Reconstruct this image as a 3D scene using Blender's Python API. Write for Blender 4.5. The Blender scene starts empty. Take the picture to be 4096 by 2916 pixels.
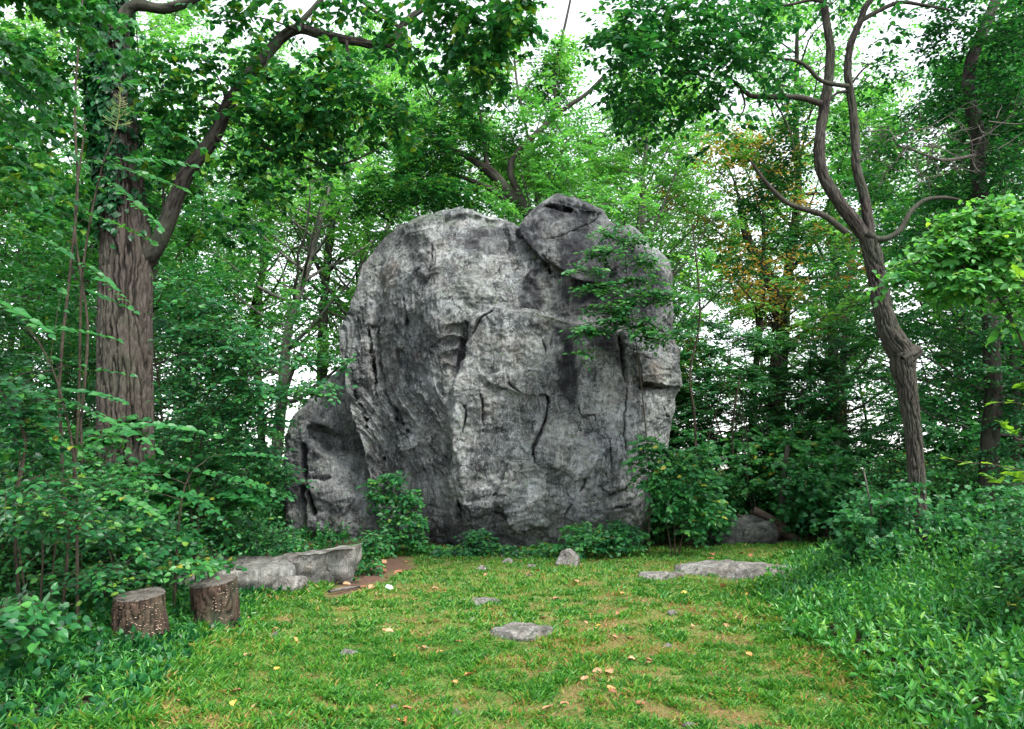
import bpy, math, random
import numpy as np
from mathutils import Vector, Matrix

# ------------------------------------------------------------------ camera, sky, sun, exposure
scene = bpy.context.scene
col = scene.collection
R = math.radians
FPX, CX, CY = 3092.0, 2048.0, 1458.0          # photograph pixels (4096 x 2916)
CAMZ, PITCH = 1.6, R(7.7)
cam_d = bpy.data.cameras.new('camera')
cam_d.sensor_width = 36.0
cam_d.lens = 36.0 * FPX / 4096.0
cam_d.clip_end = 2000.0
cam = bpy.data.objects.new('camera', cam_d)
col.objects.link(cam)
cam.location = (0, 0, CAMZ)
cam.rotation_euler = (R(90) + PITCH, 0, 0)
scene.camera = cam

SUN_EL, SUN_AZ = R(56), R(138)                # azimuth clockwise from +Y: high, behind the camera, to its right
world = bpy.data.worlds.new('World')
scene.world = world
world.use_nodes = True
wn, wl = world.node_tree.nodes, world.node_tree.links
wn.clear()
sky = wn.new('ShaderNodeTexSky')
sky.sky_type = 'NISHITA'
sky.sun_disc = False
sky.sun_elevation = SUN_EL
sky.sun_rotation = SUN_AZ
sky.dust_density = 1.2
sky.air_density = 1.0
hs = wn.new('ShaderNodeHueSaturation')
hs.inputs['Saturation'].default_value = 0.22   # thin white overcast
bg = wn.new('ShaderNodeBackground')
bg.inputs['Strength'].default_value = 0.15
wo = wn.new('ShaderNodeOutputWorld')
wl.new(sky.outputs[0], hs.inputs['Color'])
wl.new(hs.outputs[0], bg.inputs['Color'])
wl.new(bg.outputs[0], wo.inputs['Surface'])

sun_d = bpy.data.lights.new('sun', 'SUN')
sun_d.energy = 1.5
sun_d.angle = R(12)
sun_d.color = (1.0, 0.965, 0.9)
sun = bpy.data.objects.new('sun', sun_d)
col.objects.link(sun)
sd = Vector((math.sin(SUN_AZ) * math.cos(SUN_EL), math.cos(SUN_AZ) * math.cos(SUN_EL), math.sin(SUN_EL)))
sun.rotation_euler = sd.to_track_quat('Z', 'Y').to_euler()
sun.location = (0, -5, 30)

vs = scene.view_settings
vs.view_transform = 'Standard'
vs.look = 'None'
vs.gamma = 1.0
vs.use_curve_mapping = False
vs.exposure = 2.12
scene.render.engine = 'CYCLES'
cy = scene.cycles
cy.max_bounces = 6
cy.diffuse_bounces = 4
cy.glossy_bounces = 2
cy.transmission_bounces = 4
cy.transparent_max_bounces = 4
cy.use_denoising = True
cy.caustics_reflective = False
cy.caustics_refractive = False

# ------------------------------------------------------------------ helpers: pixels
SP, CP = math.sin(PITCH), math.cos(PITCH)
def ray(u, v):
    x = (u - CX) / FPX; y = -(v - CY) / FPX
    return np.array([x, CP - y * SP, SP + y * CP])
def at(u, v, Y):
    d = ray(u, v); return np.array([0, 0, CAMZ]) + d * (Y / d[1])
def gnd(u, v):
    d = ray(u, v); return np.array([0, 0, CAMZ]) + d * (-CAMZ / d[2])
def proj(P):
    P = np.asarray(P, float)
    dx, dy, dz = P[..., 0], P[..., 1], P[..., 2] - CAMZ
    f = dy * CP + dz * SP; up = -dy * SP + dz * CP
    return CX + FPX * dx / f, CY - FPX * up / f

# ------------------------------------------------------------------ helpers: noise
_r = np.random.RandomState(7)
_perm = np.concatenate([_r.permutation(512)] * 3)
_grad = _r.normal(size=(512, 3)); _grad /= np.linalg.norm(_grad, axis=1)[:, None]
def pn(P, s=1.0, seed=0):
    """gradient noise, about -1..1"""
    Q = np.asarray(P, float) * s + seed * 17.31
    I = np.floor(Q).astype(int); Fr = Q - I; I &= 511
    W = Fr * Fr * Fr * (Fr * (Fr * 6 - 15) + 10)
    out = 0
    for a in (0, 1):
        for b in (0, 1):
            for c in (0, 1):
                h = _perm[_perm[_perm[(I[..., 0] + a) & 511] + ((I[..., 1] + b) & 511)] + ((I[..., 2] + c) & 511)]
                g = _grad[h]
                d = g[..., 0] * (Fr[..., 0] - a) + g[..., 1] * (Fr[..., 1] - b) + g[..., 2] * (Fr[..., 2] - c)
                w = (W[..., 0] if a else 1 - W[..., 0]) * (W[..., 1] if b else 1 - W[..., 1]) * (W[..., 2] if c else 1 - W[..., 2])
                out = out + d * w
    return out * 1.6
def fbm(P, s=1.0, o=4, seed=0, g=0.5):
    r, a = 0, 1.0
    for k in range(o):
        r = r + a * pn(P, s * 2.03 ** k, seed + k * 3); a *= g
    return r
def ridged(P, s=1.0, o=3, seed=0):
    r, a = 0, 1.0
    for k in range(o):
        r = r + a * (1 - 2 * np.abs(pn(P, s * 2.1 ** k, seed + k * 5))); a *= 0.5
    return r
def sstep(a, b, x):
    t = np.clip((x - a) / (b - a), 0, 1); return t * t * (3 - 2 * t)
def nrm(v):
    return v / np.maximum(np.linalg.norm(v, axis=-1, keepdims=True), 1e-9)

# ------------------------------------------------------------------ helpers: meshes and things
class MB:
    def __init__(s): s.V = []; s.F = []; s.A = []; s.n = 0
    def add(s, V, F, rnd=0.5):
        V = np.asarray(V, float).reshape(-1, 3)
        F = F if isinstance(F, list) else [F]
        for f in F:
            if len(f): s.F.append(np.asarray(f, np.int64) + s.n)
        s.V.append(V)
        s.A.append(np.broadcast_to(np.asarray(rnd, float), (len(V),)))
        s.n += len(V)
    def build(s, name, mat, parent=None, origin=None, smooth=True, extra=None):
        V = np.concatenate(s.V); A = np.concatenate(s.A)
        if origin is None and parent is not None: origin = tuple(parent.location)
        if origin is not None: V = V - np.array(origin)
        me = mesh_data(name, V, s.F, smooth, A, extra)
        me.materials.append(mat)
        o = bpy.data.objects.new(name, me)
        col.objects.link(o)
        if parent is not None: o.parent = parent
        elif origin is not None: o.location = origin
        return o
def mesh_data(name, V, F, smooth=True, rnd=None, extra=None):
    me = bpy.data.meshes.new(name)
    me.vertices.add(len(V)); me.vertices.foreach_set('co', np.ascontiguousarray(V, np.float32).ravel())
    loops = np.concatenate([f.ravel() for f in F]).astype(np.int32)
    tot = np.concatenate([np.full(len(f), f.shape[1]) for f in F])
    starts = np.concatenate([[0], np.cumsum(tot)[:-1]]).astype(np.int32)
    me.loops.add(len(loops)); me.loops.foreach_set('vertex_index', loops)
    me.polygons.add(len(tot)); me.polygons.foreach_set('loop_start', starts)
    me.polygons.foreach_set('use_smooth', np.full(len(tot), bool(smooth)))
    for k, a in {**({'rnd': rnd} if rnd is not None else {}), **(extra or {})}.items():
        at_ = me.attributes.new(k, 'FLOAT', 'POINT'); at_.data.foreach_set('value', np.ascontiguousarray(a, np.float32))
    me.update(calc_edges=True)
    return me
def tag(o, label=None, cat=None, group=None, kind=None):
    if label: o['label'] = label
    if cat: o['category'] = cat
    if group: o['group'] = group
    if kind: o['kind'] = kind
    return o
def thing(name, label, cat, loc=(0, 0, 0), group=None):
    o = bpy.data.objects.new(name, None); col.objects.link(o)
    o.location = tuple(loc); o.empty_display_size = 0.2
    return tag(o, label, cat, group)
def dup(root, loc, rz=0.0, sc=1.0, label=None, group=None, tilt=(0, 0)):
    r = root.copy(); col.objects.link(r)
    r.location = tuple(loc); r.rotation_euler = (tilt[0], tilt[1], rz)
    r.scale = (sc, sc, sc) if not hasattr(sc, '__len__') else sc
    if label: r['label'] = label
    if group: r['group'] = group
    for ch in root.children:
        c = ch.copy(); col.objects.link(c); c.parent = r
        for g in ch.children:
            d = g.copy(); col.objects.link(d); d.parent = c
    return r

# ------------------------------------------------------------------ materials
class NT:
    def __init__(s, name):
        s.m = bpy.data.materials.new(name); s.m.use_nodes = True
        s.t = s.m.node_tree; s.t.nodes.clear()
        s.out = s.n('ShaderNodeOutputMaterial')
    def n(s, typ, **kw):
        nd = s.t.nodes.new(typ)
        for k, v in kw.items(): setattr(nd, k, v)
        return nd
    def l(s, a, b): s.t.links.new(a, b)
    def noise(s, vec, scale, detail=4, rough=0.55, dist=0.0):
        nd = s.n('ShaderNodeTexNoise'); nd.inputs['Scale'].default_value = scale
        nd.inputs['Detail'].default_value = detail; nd.inputs['Roughness'].default_value = rough
        nd.inputs['Distortion'].default_value = dist
        s.l(vec, nd.inputs['Vector']); return nd.outputs['Fac']
    def ramp(s, fac, stops, interp='LINEAR'):
        nd = s.n('ShaderNodeValToRGB'); nd.color_ramp.interpolation = interp
        e = nd.color_ramp.elements
        while len(e) < len(stops): e.new(0.5)
        for i, (p, c) in enumerate(stops):
            e[i].position = p; e[i].color = (*c, 1) if len(c) == 3 else c
        s.l(fac, nd.inputs['Fac']); return nd.outputs['Color']
    def mix(s, fac, a, b, mode='MIX'):
        nd = s.n('ShaderNodeMix', data_type='RGBA', blend_type=mode)
        for sock, v in ((nd.inputs['Factor'], fac), (nd.inputs['A'] if False else nd.inputs[6], a), (nd.inputs[7], b)):
            if hasattr(v, 'is_output'): s.l(v, sock)
            elif isinstance(v, (int, float)): sock.default_value = v
            else: sock.default_value = (*v, 1)
        return nd.outputs[2]
    def math(s, op, a, b=0.0, c=None):
        nd = s.n('ShaderNodeMath', operation=op)
        for i, v in enumerate((a, b) if c is None else (a, b, c)):
            if hasattr(v, 'is_output'): s.l(v, nd.inputs[i])
            else: nd.inputs[i].default_value = v
        return nd.outputs[0]
    def attr(s, name): return s.n('ShaderNodeAttribute', attribute_name=name).outputs['Fac']
    def mapping(s, scale=(1, 1, 1), src='Object'):
        tc = s.n('ShaderNodeTexCoord'); mp = s.n('ShaderNodeMapping'); mp.inputs['Scale'].default_value = scale
        s.l(tc.outputs[src], mp.inputs['Vector']); return mp.outputs[0]
    def bump(s, h, strength=0.5, dist=0.02):
        b = s.n('ShaderNodeBump'); b.inputs['Strength'].default_value = strength; b.inputs['Distance'].default_value = dist
        s.l(h, b.inputs['Height']); return b.outputs[0]
    def principled(s, color, rough=0.8, spec=0.3, normal=None):
        p = s.n('ShaderNodeBsdfPrincipled')
        if hasattr(color, 'is_output'): s.l(color, p.inputs['Base Color'])
        else: p.inputs['Base Color'].default_value = (*color, 1)
        if hasattr(rough, 'is_output'): s.l(rough, p.inputs['Roughness'])
        else: p.inputs['Roughness'].default_value = rough
        p.inputs['Specular IOR Level'].default_value = spec
        if normal is not None: s.l(normal, p.inputs['Normal'])
        return p.outputs[0]
    def done(s, sh): s.l(sh, s.out.inputs['Surface']); return s.m

def leaf_mat(name, stops, trans=0.35, rough=0.45, spec=0.35, tcol=(1.25, 1.15, 0.55), objvar=0.25):
    t = NT(name)
    oi = t.n('ShaderNodeObjectInfo')
    f = t.math('ADD', t.attr('rnd'), t.math('MULTIPLY', t.math('SUBTRACT', oi.outputs['Random'], 0.5), objvar))
    c = t.ramp(f, stops)
    p = t.principled(c, rough, spec)
    tr = t.n('ShaderNodeBsdfTranslucent')
    t.l(t.mix(1.0, c, tcol, 'MULTIPLY'), tr.inputs['Color'])
    mx = t.n('ShaderNodeMixShader'); mx.inputs[0].default_value = trans
    t.l(p, mx.inputs[1]); t.l(tr.outputs[0], mx.inputs[2])
    return t.done(mx.outputs[0])

M = {}
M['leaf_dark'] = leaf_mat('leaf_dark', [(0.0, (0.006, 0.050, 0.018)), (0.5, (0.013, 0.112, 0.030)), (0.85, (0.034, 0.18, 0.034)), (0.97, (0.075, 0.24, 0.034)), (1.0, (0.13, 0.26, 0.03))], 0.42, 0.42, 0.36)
M['leaf_mid'] = leaf_mat('leaf_mid', [(0.0, (0.008, 0.08, 0.028)), (0.5, (0.027, 0.17, 0.040)), (0.85, (0.062, 0.24, 0.046)), (0.97, (0.11, 0.32, 0.05)), (1.0, (0.28, 0.30, 0.04))], 0.44, 0.42, 0.4)
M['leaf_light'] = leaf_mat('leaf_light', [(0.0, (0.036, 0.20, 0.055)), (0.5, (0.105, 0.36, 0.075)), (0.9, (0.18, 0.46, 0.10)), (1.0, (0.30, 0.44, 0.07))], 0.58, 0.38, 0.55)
M['leaf_lime'] = leaf_mat('leaf_lime', [(0.0, (0.06, 0.19, 0.025)), (0.6, (0.15, 0.34, 0.035)), (1.0, (0.23, 0.40, 0.05))], 0.45, 0.4, 0.4)
M['leaf_autumn'] = leaf_mat('leaf_autumn', [(0.0, (0.10, 0.14, 0.03)), (0.35, (0.26, 0.19, 0.04)), (1.0, (0.46, 0.21, 0.04))], 0.45, 0.6, 0.2)
M['grass'] = leaf_mat('grass', [(0.0, (0.024, 0.13, 0.016)), (0.4, (0.062, 0.225, 0.024)), (0.66, (0.125, 0.29, 0.03)), (0.82, (0.22, 0.25, 0.045)), (1.0, (0.32, 0.20, 0.08))], 0.34, 0.42, 0.4, objvar=0)
M['thicket'] = leaf_mat('thicket', [(0.0, (0.010, 0.085, 0.018)), (0.5, (0.036, 0.19, 0.030)), (0.8, (0.078, 0.28, 0.036)), (1.0, (0.19, 0.42, 0.05))], 0.36, 0.40, 0.45, objvar=0)

def bark_mat(name, dark, light, zs=0.25, scale=9.0, moss=0.0):
    t = NT(name)
    v = t.mapping((1, 1, zs))
    a = t.noise(v, scale, 6, 0.65, 0.6); b = t.noise(v, scale * 3.1, 5, 0.6)
    c = t.ramp(a, [(0.3, dark), (0.62, light), (0.8, tuple(min(1, x * 1.35) for x in light))])
    c = t.mix(t.math('MULTIPLY', b, 0.55), c, dark)
    cav = t.attr('rnd')
    c = t.mix(t.math('MULTIPLY', t.math('SUBTRACT', 1.0, cav), 0.92), c, tuple(x * 0.3 for x in dark))
    if moss:
        g = t.noise(t.mapping((1, 1, 1)), 1.6, 4)
        c = t.mix(t.math('MULTIPLY', t.ramp(g, [(0.45, (0, 0, 0)), (0.65, (1, 1, 1))]), moss), c, (0.06, 0.10, 0.05))
    return t.done(t.principled(c, 0.9, 0.2, t.bump(t.math('ADD', a, t.math('MULTIPLY', b, 0.5)), 0.7, 0.03)))
M['bark_big'] = bark_mat('bark_big', (0.022, 0.017, 0.014), (0.10, 0.084, 0.072), 0.16, 24, 0.15)
M['bark_grey'] = bark_mat('bark_grey', (0.018, 0.015, 0.013), (0.078, 0.067, 0.058), 0.16, 26, 0.2)
M['bark_dark'] = bark_mat('bark_dark', (0.016, 0.014, 0.012), (0.06, 0.05, 0.042), 0.25, 12, 0.2)
M['bark_pale'] = bark_mat('bark_pale', (0.07, 0.065, 0.058), (0.20, 0.19, 0.17), 0.25, 7)
M['stem'] = bark_mat('stem', (0.025, 0.02, 0.014), (0.075, 0.06, 0.042), 0.4, 30)
M['dead_twig'] = bark_mat('dead_twig', (0.06, 0.054, 0.046), (0.18, 0.165, 0.145), 0.6, 20)
M['dead_wood'] = bark_mat('dead_wood', (0.022, 0.016, 0.012), (0.085, 0.062, 0.048), 0.5, 14)

def rock_mat(name, dark, mid, light, lichen=0.6, brown=0.25, scale=1.0):
    t = NT(name)
    v = t.mapping((1, 1, 1))
    vb = t.mapping((1.0, 1.0, 0.42))
    a = t.noise(v, 1.1 * scale, 5, 0.6, 0.6); b = t.noise(vb, 4.6 * scale, 9, 0.74, 2.2); f = t.noise(v, 13 * scale, 7, 0.78, 1.5)
    k = t.math('ADD', t.math('MULTIPLY', a, 0.34), t.math('ADD', t.math('MULTIPLY', b, 0.46), t.math('MULTIPLY', f, 0.30)))
    c = t.ramp(k, [(0.425, dark), (0.515, mid), (0.58, light), (0.65, tuple(min(0.8, x * 1.7) for x in light))])
    # pale curving veins of the gneiss
    ve = t.math('ABSOLUTE', t.math('SUBTRACT', t.noise(t.mapping((1, 1, 2.2)), 2.3 * scale, 5, 0.6, 2.6), 0.5))
    vm = t.math('MULTIPLY', t.ramp(ve, [(0.006, (1, 1, 1)), (0.035, (0, 0, 0))]), t.ramp(a, [(0.42, (0, 0, 0)), (0.6, (1, 1, 1))]))
    c = t.mix(t.math('MULTIPLY', vm, 0.5), c, tuple(min(0.8, x * 1.8) for x in light))
    # hairline joints
    vc = t.n('ShaderNodeTexVoronoi', feature='DISTANCE_TO_EDGE'); vc.inputs['Scale'].default_value = 1.15 * scale
    nw = t.n('ShaderNodeTexNoise'); nw.inputs['Scale'].default_value = 1.7 * scale; nw.inputs['Detail'].default_value = 6; nw.inputs['Roughness'].default_value = .65
    t.l(v, nw.inputs['Vector']); s2 = t.n('ShaderNodeVectorMath', operation='SCALE'); s2.inputs['Scale'].default_value = 0.75 / scale; w2 = t.n('ShaderNodeVectorMath', operation='ADD')
    t.l(nw.outputs['Color'], s2.inputs[0]); t.l(v, w2.inputs[0]); t.l(s2.outputs[0], w2.inputs[1]); t.l(w2.outputs[0], vc.inputs['Vector'])
    jo = t.math('MULTIPLY', t.ramp(vc.outputs['Distance'], [(0.006, (1, 1, 1)), (0.02, (0, 0, 0))]), t.ramp(t.noise(v, 1.9 * scale, 4, 0.6), [(0.5, (0, 0, 0)), (0.58, (1, 1, 1))]))
    c = t.mix(t.math('MULTIPLY', jo, 0.85), c, tuple(x * 0.5 for x in dark))
    # cool blue-grey and brownish mineral bands
    c = t.mix(t.math('MULTIPLY', t.ramp(t.noise(v, 0.8 * scale, 4, 0.6, 1.0), [(0.48, (0, 0, 0)), (0.62, (1, 1, 1))]), 0.5), c, t.mix(1.0, c, (0.90, 0.98, 1.06), 'MULTIPLY'))
    br = t.noise(v, 2.1 * scale, 5, 0.6, 0.8)
    c = t.mix(t.math('MULTIPLY', t.ramp(br, [(0.5, (0, 0, 0)), (0.68, (1, 1, 1))]), brown), c, (0.20, 0.15, 0.11))
    # lichen: pale grey green crusts in ragged patches
    vo = t.n('ShaderNodeTexVoronoi'); vo.inputs['Scale'].default_value = 9.0 * scale
    wv = t.n('ShaderNodeVectorMath', operation='ADD'); nz = t.n('ShaderNodeTexNoise'); nz.inputs['Scale'].default_value = 8 * scale; nz.inputs['Detail'].default_value = 4
    t.l(v, nz.inputs['Vector'])
    sc_ = t.n('ShaderNodeVectorMath', operation='SCALE'); sc_.inputs['Scale'].default_value = 0.14 / scale
    t.l(nz.outputs['Color'], sc_.inputs[0]); t.l(v, wv.inputs[0]); t.l(sc_.outputs[0], wv.inputs[1]); t.l(wv.outputs[0], vo.inputs['Vector'])
    li = t.math('MULTIPLY', t.ramp(vo.outputs['Distance'], [(0.20, (1, 1, 1)), (0.38, (0, 0, 0))]),
                t.ramp(t.noise(v, 1.1 * scale, 4, 0.6), [(0.45, (0, 0, 0)), (0.56, (1, 1, 1))]))
    c = t.mix(t.math('MULTIPLY', li, lichen), c, (0.27, 0.35, 0.25))
    al = t.ramp(t.noise(t.mapping((1, 1, .35)), 1.4 * scale, 5, 0.65, 0.5), [(0.52, (0, 0, 0)), (0.66, (1, 1, 1))])
    c = t.mix(t.math('MULTIPLY', al, 0.42), c, (0.055, 0.082, 0.058))
    dk = t.ramp(t.noise(t.mapping((3.2, 3.2, .22)), 1.5 * scale, 5, 0.65, 0.3), [(0.54, (0, 0, 0)), (0.66, (1, 1, 1))])
    c = t.mix(t.math('MULTIPLY', dk, 0.5), c, tuple(x * 0.8 for x in dark))
    lw = t.ramp(t.noise(v, 38 * scale, 3, 0.5), [(0.60, (0, 0, 0)), (0.68, (1, 1, 1))])
    c = t.mix(t.math('MULTIPLY', lw, 0.45), c, tuple(min(0.8, x * 1.9) for x in light))
    # dark water streaks, darker joints, shade painted into the rock colour, moss
    st = t.math('MULTIPLY', t.attr('stain_shade'), t.ramp(t.noise(vb, 6 * scale, 6, 0.7, 0.6), [(0.34, (0.68, 0.68, 0.68)), (0.50, (1.1, 1.1, 1.1))]))
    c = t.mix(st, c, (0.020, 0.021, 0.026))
    c = t.mix(t.attr('warm'), c, (0.30, 0.255, 0.215))
    c = t.mix(t.attr('moss'), c, (0.05, 0.085, 0.03))
    h = t.math('SUBTRACT', t.math('ADD', t.math('MULTIPLY', b, 1.0), t.math('MULTIPLY', f, 0.9)), t.math('MULTIPLY', jo, 0.5))
    h = t.math('ADD', h, t.math('MULTIPLY', t.noise(v, 90 * scale, 3, 0.6), 0.15))
    return t.done(t.principled(c, 0.86, 0.25, t.bump(h, 1.0, 0.10 / scale)))
M['rock'] = rock_mat('rock', (0.022, 0.025, 0.027), (0.108, 0.116, 0.119), (0.30, 0.31, 0.305))
M['rock_dark'] = rock_mat('rock_dark', (0.026, 0.027, 0.027), (0.08, 0.083, 0.078), (0.17, 0.175, 0.16), 0.35, 0.15)
M['rock_small'] = rock_mat('rock_small', (0.045, 0.041, 0.036), (0.14, 0.131, 0.117), (0.28, 0.268, 0.245), 0.3, 0.4, 2.4)

# ------------------------------------------------------------------ leaves
def T_(v, f): return np.array(v, float), [np.array(x) for x in f]
LEAF2 = T_([(0, 0, 0), (.45, .31, .06), (1, 0, -.05), (.45, -.31, .06)], [[(0, 1, 2), (0, 2, 3)]])
OVATE = T_([(0, 0, 0), (.22, .27, .05), (.6, .29, .05), (1, 0, -.10), (.6, -.29, .05), (.22, -.27, .05), (.5, 0, -.01)],
           [[(0, 1, 2, 6), (6, 2, 3, 3)][:1] + [], ]) if False else None
OVATE = T_([(0, 0, 0), (.22, .27, .06), (.62, .27, .05), (1, 0, -.10), (.62, -.27, .05), (.22, -.27, .06), (.5, 0, 0)],
           [[(0, 1, 2, 6), (0, 6, 4, 5)], [(6, 2, 3), (6, 3, 4)]])
LANCE = T_([(0, 0, 0), (.3, .10, .03), (.65, .08, -.02), (1, 0, -.14), (.65, -.08, -.02), (.3, -.10, .03)],
           [[(0, 1, 2, 3), (0, 3, 4, 5)]])
HEART = T_([(0, 0, 0), (-.08, .25, .05), (.25, .42, .06), (.62, .28, .03), (1, 0, -.12), (.62, -.28, .03), (.25, -.42, .06), (-.08, -.25, .05), (.4, 0, 0)],
           [[(0, 1, 2, 8), (8, 2, 3, 4), (0, 8, 6, 7), (8, 4, 5, 6)]])
_ml = [(-.02, .1), (-.1, .42), (.12, .34), (.25, .62), (.42, .36), (.62, .40), (.64, .2), (1, 0)]
MAPLE = T_([(0, 0, 0)] + [(x, y, .04) for x, y in _ml[:-1]] + [(1, 0, -.08)] + [(x, -y, .04) for x, y in _ml[:-1][::-1]] + [(.35, 0, 0)],
           [[(16, i, i + 1) for i in range(0, 15)] + [(16, 15, 0)]])

def put_leaves(mb, P, D, U, size, tpl, rnd):
    V, F = tpl; n = len(P); k = len(V)
    D = nrm(D); S = nrm(np.cross(U, D)); N = np.cross(D, S)
    size = np.broadcast_to(size, (n,))[:, None, None]
    W = P[:, None, :] + size * (V[None, :, 0:1] * D[:, None, :] + V[None, :, 1:2] * S[:, None, :] + V[None, :, 2:3] * N[:, None, :])
    off = (np.arange(n) * k)[:, None, None]
    mb.add(W.reshape(-1, 3), [(f[None] + off).reshape(-1, f.shape[1]) for f in F], np.repeat(np.broadcast_to(rnd, (n,)), k))

ZUP = np.array([0, 0, 1.0])
def sprays(rng, mb, P, D, L, m, leaf, tpl=OVATE, droop=0.15, spread=55, tilt=0.3, rnd=0.5, rv=0.22, pair=False, stem=None, stem_r=0.004, t0=0.12, taper=0.35, hang=0.0, face=(0, 0, 0), collect=None, stem_k=4):
    """leafy twigs: base P, direction D, length L, m nodes each"""
    n = len(P)
    if n == 0: return
    D = nrm(np.asarray(D, float)); L = np.broadcast_to(L, (n,)); leaf = np.broadcast_to(leaf, (n,)); rnd = np.broadcast_to(rnd, (n,))
    t = np.linspace(t0, 1, m)[None, :] + rng.normal(0, 0.02, (n, m))
    pos = P[:, None] + D[:, None] * (L[:, None] * t)[..., None]
    pos[..., 2] -= droop * L[:, None] * t ** 2
    Tn = D[:, None] - ZUP * (2 * droop * t)[..., None]; Tn = nrm(Tn)
    side = np.cross(Tn, ZUP); bad = np.linalg.norm(side, axis=-1) < 0.25
    side[bad] = np.cross(Tn[bad], np.array([1.0, 0.3, 0])); side = nrm(side)
    if D[:, 2].mean() > 0.6:           # upright stem: leaves all round it
        az = rng.uniform(0, 6.28, (n, 1)) + np.arange(m)[None] * 2.4
        s2 = np.cross(side, Tn); side = side * np.cos(az)[..., None] + s2 * np.sin(az)[..., None]
    for sg in ((1, -1) if pair else (0,)):
        s_ = np.full((n, m), sg) if pair else np.where((np.arange(m)[None] + rng.randint(0, 2, (n, 1))) % 2 == 0, 1, -1)
        a = np.radians(spread) + rng.normal(0, 0.22, (n, m))
        last = np.arange(m) == m - 1
        a = np.where(last[None], a * 0.2, a)
        d = Tn * np.cos(a)[..., None] + side * (s_ * np.sin(a))[..., None]
        d[..., 2] -= hang + rng.uniform(-0.12, 0.25, (n, m))
        up = ZUP + np.array(face) + rng.normal(0, tilt, (n, m, 3))
        sz = leaf[:, None] * (1 - taper * np.abs(t - 0.5) * 1.4) * rng.uniform(0.75, 1.2, (n, m))
        rr = np.clip(rnd[:, None] + rng.normal(0, rv, (n, m)), 0, 1)
        if collect is not None:
            D_ = nrm(d.reshape(-1, 3)); S_ = nrm(np.cross(up.reshape(-1, 3), D_)); N_ = np.cross(D_, S_)
            for q in range(len(D_)): collect.append(((pos.reshape(-1, 3)[q], D_[q], S_[q], N_[q], sz.ravel()[q]), rr.ravel()[q]))
        else: put_leaves(mb, pos.reshape(-1, 3), d.reshape(-1, 3), up.reshape(-1, 3), sz.ravel(), tpl, rr.ravel())
    if stem is not None:
        k = stem_k; tt = np.linspace(0, 1, k)[None]
        c = P[:, None] + D[:, None] * (L[:, None] * tt)[..., None]; c[..., 2] -= droop * L[:, None] * tt ** 2
        s1 = nrm(np.cross(D, np.array([0.31, 0.2, 1.0]))); s2 = np.cross(D, s1)
        rad = (stem_r * (1.1 - 0.8 * tt))
        ring = []
        for q in range(3):
            a = q * 2.094
            ring.append(c + rad[..., None] * (s1 * math.cos(a) + s2 * math.sin(a))[:, None])
        W = np.stack(ring, 2)              # n,k,3,3
        base = (np.arange(n) * k * 3)[:, None]
        F = []
        for i in range(k - 1):
            for q in range(3):
                F.append(np.concatenate([base + i * 3 + q, base + i * 3 + (q + 1) % 3, base + (i + 1) * 3 + (q + 1) % 3, base + (i + 1) * 3 + q], 1))
        stem.add(W.reshape(-1, 3), [np.concatenate(F)], 0.8)

_leafme = {}
def leaf_obj(name, tpl, key, mat, fr, rnd, parent, origin):
    k = (key, round(float(rnd), 1))
    if k not in _leafme:
        me = mesh_data(name, tpl[0], tpl[1], False, np.full(len(tpl[0]), k[1])); me.materials.append(mat); _leafme[k] = me
    p, d, s_, n_, z_ = fr
    o = bpy.data.objects.new(name, _leafme[k]); col.objects.link(o); o.parent = parent
    p = p - np.array(origin)
    o.matrix_local = Matrix(((d[0] * z_, s_[0] * z_, n_[0] * z_, p[0]), (d[1] * z_, s_[1] * z_, n_[1] * z_, p[1]), (d[2] * z_, s_[2] * z_, n_[2] * z_, p[2]), (0, 0, 0, 1)))
    return o
# ------------------------------------------------------------------ tubes and limbs
def smooth_path(pts, rad, step):
    pts = np.asarray(pts, float); rad = np.asarray(rad, float)
    P = np.vstack([2 * pts[0] - pts[1], pts, 2 * pts[-1] - pts[-2]])
    out, ro = [], []
    for i in range(1, len(P) - 2):
        L = np.linalg.norm(P[i + 1] - P[i]); k = max(2, int(L / step))
        t = np.linspace(0, 1, k, endpoint=False)[:, None]
        p0, p1, p2, p3 = P[i - 1], P[i], P[i + 1], P[i + 2]
        out.append(0.5 * (2 * p1 + (p2 - p0) * t + (2 * p0 - 5 * p1 + 4 * p2 - p3) * t ** 2 + (3 * p1 - p0 - 3 * p2 + p3) * t ** 3))
        ro.append(rad[i - 1] + (rad[i] - rad[i - 1]) * t[:, 0])
    out.append(pts[-1:]); ro.append(rad[-1:])
    return np.vstack(out), np.concatenate(ro)
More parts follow.
